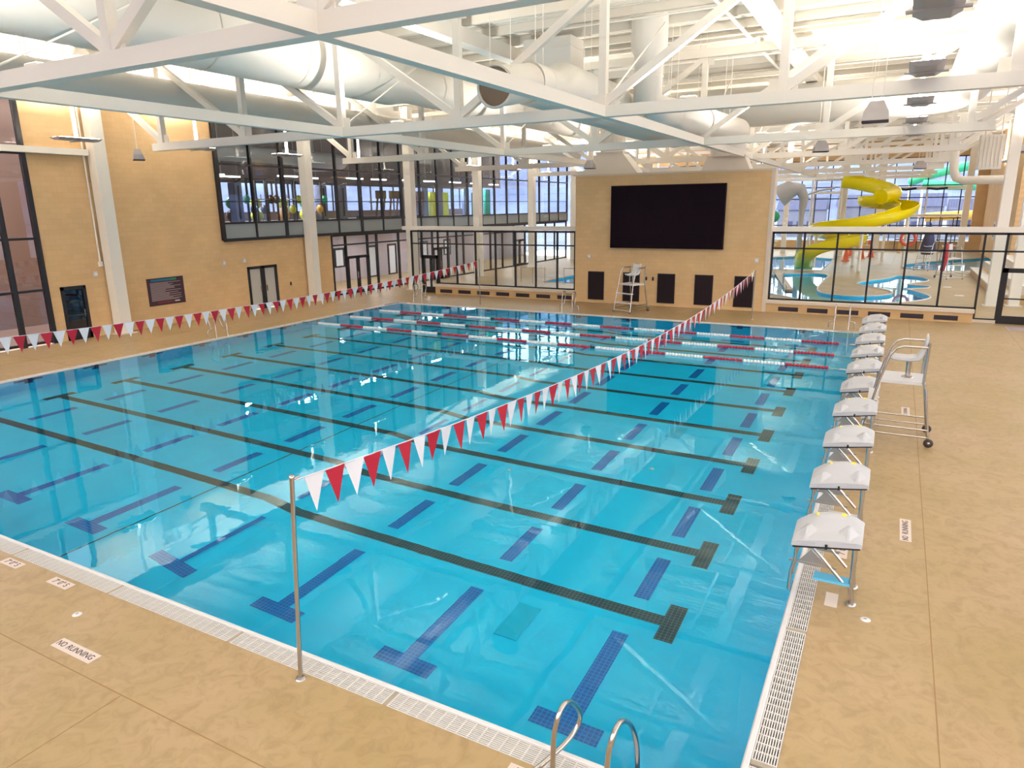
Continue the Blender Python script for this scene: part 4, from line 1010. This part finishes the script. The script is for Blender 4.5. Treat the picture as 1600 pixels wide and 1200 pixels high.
# cones and small table
def cone():
    e = empty('traffic_cone'); MB().box(-.22, .22, -.22, .22, 0, .04).build('base', 'cone', e); MB().lathe([(.17, .04), (.03, .9), (.001, .9)], 14).build('body', 'cone', e)
    MB().lathe([(.105, .42), (.078, .58)], 14).build('collar', 'pwhite', e); return e
c0 = cone()
for i, (x, y) in enumerate(((-1.9, 67.0), (-1.2, 69.0), (-3.0, 70.5), (-3.0, 63.6))):
    o = c0 if i == 0 else copy_tree(c0); o.location = (x, y, 0); o.scale = (1.5, 1.5, 1.5)
    tag(o, ['orange traffic cone behind the right glass, frontmost', 'orange traffic cone behind the right glass, right of the frontmost one', 'orange traffic cone farthest back behind the right glass', 'orange traffic cone beside the foot of the yellow slide'][i], 'cone', 'traffic cones')
e = empty('toy_rack', (-2.6, 72.6, 0)); tag(e, 'rack of orange and blue pool toys behind the traffic cones', 'rack')
for x in (-1, 1): MB().box(x * 1.3 - .05, x * 1.3 + .05, -.3, .3, 0, 1.6).build('leg', 'white', e)
MB().box(-1.35, 1.35, -.3, .3, .9, .96).build('shelf', 'white', e); MB().box(-1.35, 1.35, -.3, .3, 1.55, 1.6).build('top_shelf', 'white', e)
for i in range(6): MB().box(-1.1 + i * .42, -.85 + i * .42, -.25, .1, .96, 1.4).build('float_board', ['cone', 'orange', 'poster', 'cone', 'orange', 'cone'][i], e)
# umbrella, life ring, rescue tube
e = empty('folded_umbrella', (2.9, 56.1, 0)); tag(e, 'folded navy umbrella over the lifeguard chair behind the glass', 'umbrella')
MB().tube([(0, .3, 0), (0, .3, 3.4)], .035, 8).build('pole', 'white', e); MB().lathe([(.001, 3.5), (.12, 3.25), (.30, 2.6), (.48, 1.9), (.52, 1.5), (.38, 1.15), (.001, 1.25)], 10, (0, .3, 0)).build('canopy', 'navy', e)
MB().tube([(0, -.1, 2.2), (0, .7, 2.2)], .02, 6).build('strap', 'vent', e)
e = empty('life_ring', (1.55, 56.3, 0)); tag(e, 'red life ring on a post behind the right glass', 'life ring')
MB().tube([(0, .1, 0), (0, .1, 2.6)], .04, 8).build('post', 'grey_metal', e)
MB().tube([(.48 * math.cos(a), 0, 2.3 + .48 * math.sin(a)) for a in [2 * math.pi * k / 24 for k in range(24)]], .11, 8, closed=True).build('ring', 'ring', e)
MB().box(-.62, -.42, -.05, .05, 1.2, 1.95).build('throw_bag', 'orange', e)
e = empty('rescue_tube', (3.72, 49.25, 0)); tag(e, 'red rescue tube hanging on the lifeguard chair behind the glass', 'rescue tube')
MB().tube([(0, 0, 2.35), (0, 0, 2.3), (.02, 0, 1.4), (-.08, 0, .6), (-.1, 0, .5)], [.05, .14, .16, .15, .06], 12).build('foam', 'red', e); MB().tube([(0, 0, 2.35), (.1, .1, 2.55)], .015, 6).build('strap', 'pwhite', e)
for i, (x, y) in enumerate(((3.75, 44.2), (4.1, 39.9))):
    e = empty('deck_anchor', (x, y, 0)); tag(e, ['pale deck drain behind the right glass, farther one', 'pale deck drain behind the right glass, nearer one'][i], 'drain', 'deck drains')
    MB().lathe([(.001, .02), (.2, .02), (.24, 0)], 16).build('ring', 'pwhite', e); MB().lathe([(.001, .025), (.12, .025), (.13, .02)], 12).build('grate', 'stone', e)
# bleacher on the right of the leisure hall
e = empty('bleacher', (0, 0, 0)); tag(e, 'pale concrete bleacher steps behind the right door', 'bleacher')
for i in range(4): MB().box(5.6 + i * .8, 9.7, 37.2, 54.0, i * .45, (i + 1) * .45).build('tier', 'tan' if i == 0 else 'concrete', e)
for i in range(4): MB().box(5.55 + i * .8, 6.15 + i * .8, 37.15, 54.05, (i + 1) * .45 - .06, (i + 1) * .45 + .01).build('seat_slab', 'concrete', e)
tag(MB().box(4.3, 5.5, 51.4, 52.6, .001, .02).build('dark_mat', 'grey_metal'), 'dark mat on the deck behind the right glass', 'mat')
# side wall pieces right of the far grid window
wr = structure(MB().box(8.2, 8.5, 58, YEND, 0, ROOF).build('wall_side', 'brick_yz'), 'tan masonry wall at the right end of the leisure hall')
MB().box(8.17, 8.2, 69.0, 70.3, 1.7, 3.2).build('poster_frame', 'pwhite', wr)
MB().box(8.16, 8.17, 69.2, 70.1, 1.9, 3.0).build('poster', 'poster', wr)
# far grid window (overhead door) in front of the glazing
e = structure(empty('door_8', (3.6, YEND - .3, 0)), 'black gridded overhead glass door under the far windows')
for i in range(7): MB().box(-3.0 + i, -2.92 + i, -.06, .06, 0, 3.4).build('stile', 'black', e)
for z in (.05, 1.1, 2.2, 3.3): MB().box(-3.0, 3.08, -.07, .07, z, z + .1).build('rail', 'black', e)
e = empty('overhead_track', (3.4, YEND - 1.6, 0)); tag(e, 'white overhead bridge with dark cushions in front of the far windows', 'walkway')
MB().box(-4.3, 3.4, -.4, .4, 6.15, 6.45).build('deck', 'white', e); MB().box(-4.2, 3.3, -.4, .4, 3.5, 3.75).build('lower_rail', 'white', e)
for x in (-4.1, -.4, 3.1): MB().box(x - .07, x + .07, -.07, .07, 3.7, 6.2).build('post', 'white', e)
for x in (-2.3, .4): MB().tube([(x - .9, -.42, 6.28), (x, -.42, 6.18), (x + .9, -.42, 6.28)], .11, 8).build('cushion', 'black', e)
e = empty('lobby_desk', (-24.0, 55.5, 0)); tag(e, 'dark cart with equipment at the far end behind the left storefront', 'cart')
MB().box(-1, 1, -.5, .5, .25, 1.1).build('body', 'machine', e); MB().box(-.7, .3, -.4, .4, 1.1, 1.7).build('bin', 'brown', e)
for x in (-.8, .8):
    for y in (-.4, .4): MB().lathe([(.02, -.04), (.12, -.04), (.12, .04), (.02, .04)], 10, (x, y, .125), 'y').build('wheel', 'rubber', e)
w2 = structure(MB().box(-27.6, -17.5, 62.0, 62.3, 0, 4.6).build('wall_partition', 'pink_wall'), 'brownish partition wall behind the left storefront')
MB().box(-24.5, -22.4, 61.95, 62.0, 1.6, 3.6).build('poster', 'poster', w2)
for i, x in enumerate((-17.0, -15.6)):
    e = empty('deck_rail', (-20.6 + i * 3.2, 37.2, 0)); tag(e, ['thin steel rail behind the left storefront, left one', 'thin steel rail behind the left storefront, right one'][i], 'rail', 'steel rails at the small pool')
    for k in range(3): MB().tube([(-.9 + .9 * k, 0, 0), (-.9 + .9 * k, 0, 1.05)], .022, 8).build('post', 'steel', e)
    MB().tube([(-.9, 0, 1.05), (.9, 0, 1.05)], .024, 8).build('top_rail', 'steel', e)

# ------------------------------------------------------------------ gym contents
def treadmill(y, x, label):
    e = empty('treadmill', (x, y, 4.3)); tag(e, label, 'treadmill', 'treadmills in the upstairs gym')
    MB().box(-1.0, .8, -.4, .4, .08, .26).build('deck', 'machine', e)
    for s_ in (-.36, .36): MB().beam((.65, s_, .2), (.85, s_, 1.45), .08, .1).build('upright', 'brown', e); MB().tube([(.8, s_, 1.15), (.1, s_, 1.1)], .03, 6).build('hand_rail', 'brown', e)
    MB().box(.7, .95, -.4, .4, 1.35, 1.85).build('console', 'brown', e); MB().box(.60, .7, -.15, .15, 1.5, 1.75).build('display', 'poster', e)
for i, y in enumerate((32.1, 33.5, 35.0, 36.4)): treadmill(y, -29.9, 'brown and black treadmill in the gym window, %s from the left' % ORD[i])
def rack(y, cols, label):
    e = empty('weight_rack', (-30.2, y, 4.3)); tag(e, label, 'weight rack', 'weight racks in the upstairs gym')
    for s_ in (-.7, .7):
        MB().beam((0, s_, 0), (0, s_, 2.4), .09, .09).build('upright', 'machine', e); MB().beam((-.9, s_, 0), (-.9, s_, 2.4), .09, .09).build('upright', 'machine', e)
        MB().beam((-.9, s_, .05), (.3, s_, .05), .09, .09).build('foot', 'machine', e)
    MB().beam((0, -.75, 2.35), (0, .75, 2.35), .08, .08).build('cross_bar', 'machine', e)
    MB().tube([(.1, -.95, 1.3), (.1, .95, 1.3)], .025, 8).build('barbell', 'steel_dark', e)
    for i, (m_, s_) in enumerate(cols): MB().lathe([(.03, -.04), (.24, -.04), (.24, .04), (.03, .04)], 18, (.1, s_, 1.3 if i < 2 else .75), 'y').build('weight_plate', m_, e)
rack(22.9, [('green', -.85), ('machine', .85), ('machine', -.4), ('machine', .3)], 'black weight rack with a green plate in the gym window')
rack(25.0, [('machine', -.85), ('lime', .85), ('orange', -.3), ('lime', .3)], 'black weight rack with lime and orange plates in the gym window')
rack(27.1, [('lime', -.85), ('green', .85), ('orange', .4), ('machine', -.4)], 'black weight rack with green and orange plates in the gym window')
for i, y in enumerate((22.3, 24.0, 26.0, 27.8)):
    e = empty('exercise_ball', (-31.6, y, 4.3)); tag(e, 'stacked bright exercise balls in the gym window, %s from the left' % ORD[i], 'exercise balls')
    MB().sphere((0, 0, .42), .36).build('ball', ['machine', 'lime', 'orange', 'lime'][i], e); MB().sphere((0, 0, 1.12), .33).build('ball', ['green', 'lime', 'lime', 'green'][i], e); MB().tube([(0, .4, 0), (0, .4, 1.6)], .03, 6).build('stand', 'steel', e)
TWR = [19.4, 20.2, 21.0, 21.6, 28.5, 29.1, 29.7, 30.3, 30.95]
for i, y in enumerate(TWR):
    e = empty('cable_tower', (-30.4 - (i % 3) * .5, y, 4.3)); tag(e, 'blue grey cable machine tower in the gym window, %s from the left' % ORD[i], 'exercise machine', 'cable machines in the upstairs gym')
    MB().box(-.25, .25, -.24, .24, 0, 2.15).build('shroud', 'blue_panel', e); MB().box(-.3, .3, -.28, .28, 0, .1).build('base', 'machine', e); MB().box(.25, .29, -.05, .05, .3, 2.0).build('slot', 'machine', e); MB().beam((0, 0, 2.15), (.5, 0, 2.3), .08, .08).build('arm', 'machine', e)
for i, (y, m_) in enumerate(((38.6, 'blue_panel'), (39.6, 'poster'), (40.7, 'lime'), (41.6, 'blue_panel'), (42.4, 'lime'), (45.5, 'poster'), (47.0, 'green'), (49.0, 'green'))):
    e = empty('play_panel', (-31, y, 4.3)); tag(e, 'coloured equipment panel far along the gym window, %s from the left' % ORD[i], 'panel', 'coloured panels in the far gym window')
    MB().box(-.1, .1, -.4, .4, .1, 1.9 + .3 * (i % 2)).build('face', m_, e); MB().box(-.3, .3, -.3, .3, 0, .1).build('base', 'machine', e)
for i, (y, x) in enumerate(((22.4, -33), (24.8, -34.5), (27.0, -32), (29.8, -33), (32.5, -31.5), (35.0, -31.5), (37.5, -31), (40.5, -31), (44, -31), (48, -31.5), (52, -32))):
    e = empty('strip_light', (x, y, 6.95)); tag(e, 'glowing strip light hanging inside the gym, %s from the left' % ORD[i], 'lamp', 'strip lights in the gym')
    MB().box(-.08, .08, -.75, .75, 0, .06).build('diffuser', 'lightbar', e); MB().box(-.09, .09, -.77, .77, .06, .11).build('housing', 'white', e)
    for s_ in (-.6, .6): MB().tube([(0, s_, .11), (0, s_, 4.0)], .01, 5).build('cable', 'white', e)
    ld = bpy.data.lights.new('strip_lamp', 'AREA'); ld.shape = 'RECTANGLE'; ld.size = .2; ld.size_y = 1.5; ld.energy = 130; ld.color = (1, .93, .95)
    lo = bpy.data.objects.new('strip_lamp', ld); C.objects.link(lo); lo.parent = e; lo.location = (0, 0, -.03)
for i, (y, x) in enumerate(((29, -31.2), (34, -31.2), (40, -31.2), (46, -31.2), (53, -31.2))):
    e = empty('lobby_fill_light', (x, y, 3.45)); tag(e, 'added flat fill light in the lobby, %s from the left' % ORD[i], 'lamp', 'added fill lights in the lobby')  # added lights to lift the dark lobby behind the storefront
    MB().box(-.3, .3, -.6, .6, 0, .04).build('diffuser', 'lightbar', e); MB().box(-.32, .32, -.62, .62, .04, .09).build('housing', 'white', e)
    ld = bpy.data.lights.new('lobby_fill_lamp', 'AREA'); ld.size = 1.0; ld.energy = 110; ld.color = (1, .95, .95)
    lo = bpy.data.objects.new('lobby_fill_lamp', ld); C.objects.link(lo); lo.parent = e; lo.location = (0, 0, -.03)
e = empty('corridor_light', (-31, 7, 9.5)); tag(e, 'ceiling light inside the tall left window', 'lamp')
MB().box(-.3, .3, -1, 1, 0, .05).build('diffuser', 'lightbar', e); MB().box(-.32, .32, -1.02, 1.02, .05, .1).build('housing', 'white', e)
MB().tube([(0, 0, .1), (0, 0, 1.8)], .02, 6).build('stem', 'white', e)
ld = bpy.data.lights.new('corridor_lamp', 'AREA'); ld.size = 1.5; ld.energy = 500; ld.color = (1, .93, .88); lo = bpy.data.objects.new('corridor_lamp', ld); C.objects.link(lo); lo.parent = e; lo.location = (0, 0, -.04)
e = empty('gym_duct', (-31.0, 0, 8.0)); tag(e, 'pale duct hanging inside the gym', 'duct'); MB().tube([(0, 19, 0), (0, 30, 0), (-.3, 31.0, -.05), (-1.2, 31.6, -.1), (-6, 31.6, -.1)], .42, 16).build('duct_body', 'grey_feature', e)
for y in (20, 23, 26, 29): MB().tube([(0, y, -.43), (0, y, .43)], .03, 6).build('strap', 'steel_dark', e); MB().tube([(0, y, .4), (0, y, 2.95)], .012, 5).build('hanger_rod', 'steel_dark', e)
# gym soffit band and back windows
glazing('window_9', 'windows at the back of the gym', [(-40.15, -40.05, 18.8 + 1.6 * k, 18.9 + 1.6 * k, 4.9, 6.9) for k in range(26)], [])
structure(MB().box(-36, -35.8, 18.8, 60, 6.9, 10.95).build('wall_bulkhead', 'dark_ceiling'), 'dark bulkhead inside the gym')

# ------------------------------------------------------------------ outdoors
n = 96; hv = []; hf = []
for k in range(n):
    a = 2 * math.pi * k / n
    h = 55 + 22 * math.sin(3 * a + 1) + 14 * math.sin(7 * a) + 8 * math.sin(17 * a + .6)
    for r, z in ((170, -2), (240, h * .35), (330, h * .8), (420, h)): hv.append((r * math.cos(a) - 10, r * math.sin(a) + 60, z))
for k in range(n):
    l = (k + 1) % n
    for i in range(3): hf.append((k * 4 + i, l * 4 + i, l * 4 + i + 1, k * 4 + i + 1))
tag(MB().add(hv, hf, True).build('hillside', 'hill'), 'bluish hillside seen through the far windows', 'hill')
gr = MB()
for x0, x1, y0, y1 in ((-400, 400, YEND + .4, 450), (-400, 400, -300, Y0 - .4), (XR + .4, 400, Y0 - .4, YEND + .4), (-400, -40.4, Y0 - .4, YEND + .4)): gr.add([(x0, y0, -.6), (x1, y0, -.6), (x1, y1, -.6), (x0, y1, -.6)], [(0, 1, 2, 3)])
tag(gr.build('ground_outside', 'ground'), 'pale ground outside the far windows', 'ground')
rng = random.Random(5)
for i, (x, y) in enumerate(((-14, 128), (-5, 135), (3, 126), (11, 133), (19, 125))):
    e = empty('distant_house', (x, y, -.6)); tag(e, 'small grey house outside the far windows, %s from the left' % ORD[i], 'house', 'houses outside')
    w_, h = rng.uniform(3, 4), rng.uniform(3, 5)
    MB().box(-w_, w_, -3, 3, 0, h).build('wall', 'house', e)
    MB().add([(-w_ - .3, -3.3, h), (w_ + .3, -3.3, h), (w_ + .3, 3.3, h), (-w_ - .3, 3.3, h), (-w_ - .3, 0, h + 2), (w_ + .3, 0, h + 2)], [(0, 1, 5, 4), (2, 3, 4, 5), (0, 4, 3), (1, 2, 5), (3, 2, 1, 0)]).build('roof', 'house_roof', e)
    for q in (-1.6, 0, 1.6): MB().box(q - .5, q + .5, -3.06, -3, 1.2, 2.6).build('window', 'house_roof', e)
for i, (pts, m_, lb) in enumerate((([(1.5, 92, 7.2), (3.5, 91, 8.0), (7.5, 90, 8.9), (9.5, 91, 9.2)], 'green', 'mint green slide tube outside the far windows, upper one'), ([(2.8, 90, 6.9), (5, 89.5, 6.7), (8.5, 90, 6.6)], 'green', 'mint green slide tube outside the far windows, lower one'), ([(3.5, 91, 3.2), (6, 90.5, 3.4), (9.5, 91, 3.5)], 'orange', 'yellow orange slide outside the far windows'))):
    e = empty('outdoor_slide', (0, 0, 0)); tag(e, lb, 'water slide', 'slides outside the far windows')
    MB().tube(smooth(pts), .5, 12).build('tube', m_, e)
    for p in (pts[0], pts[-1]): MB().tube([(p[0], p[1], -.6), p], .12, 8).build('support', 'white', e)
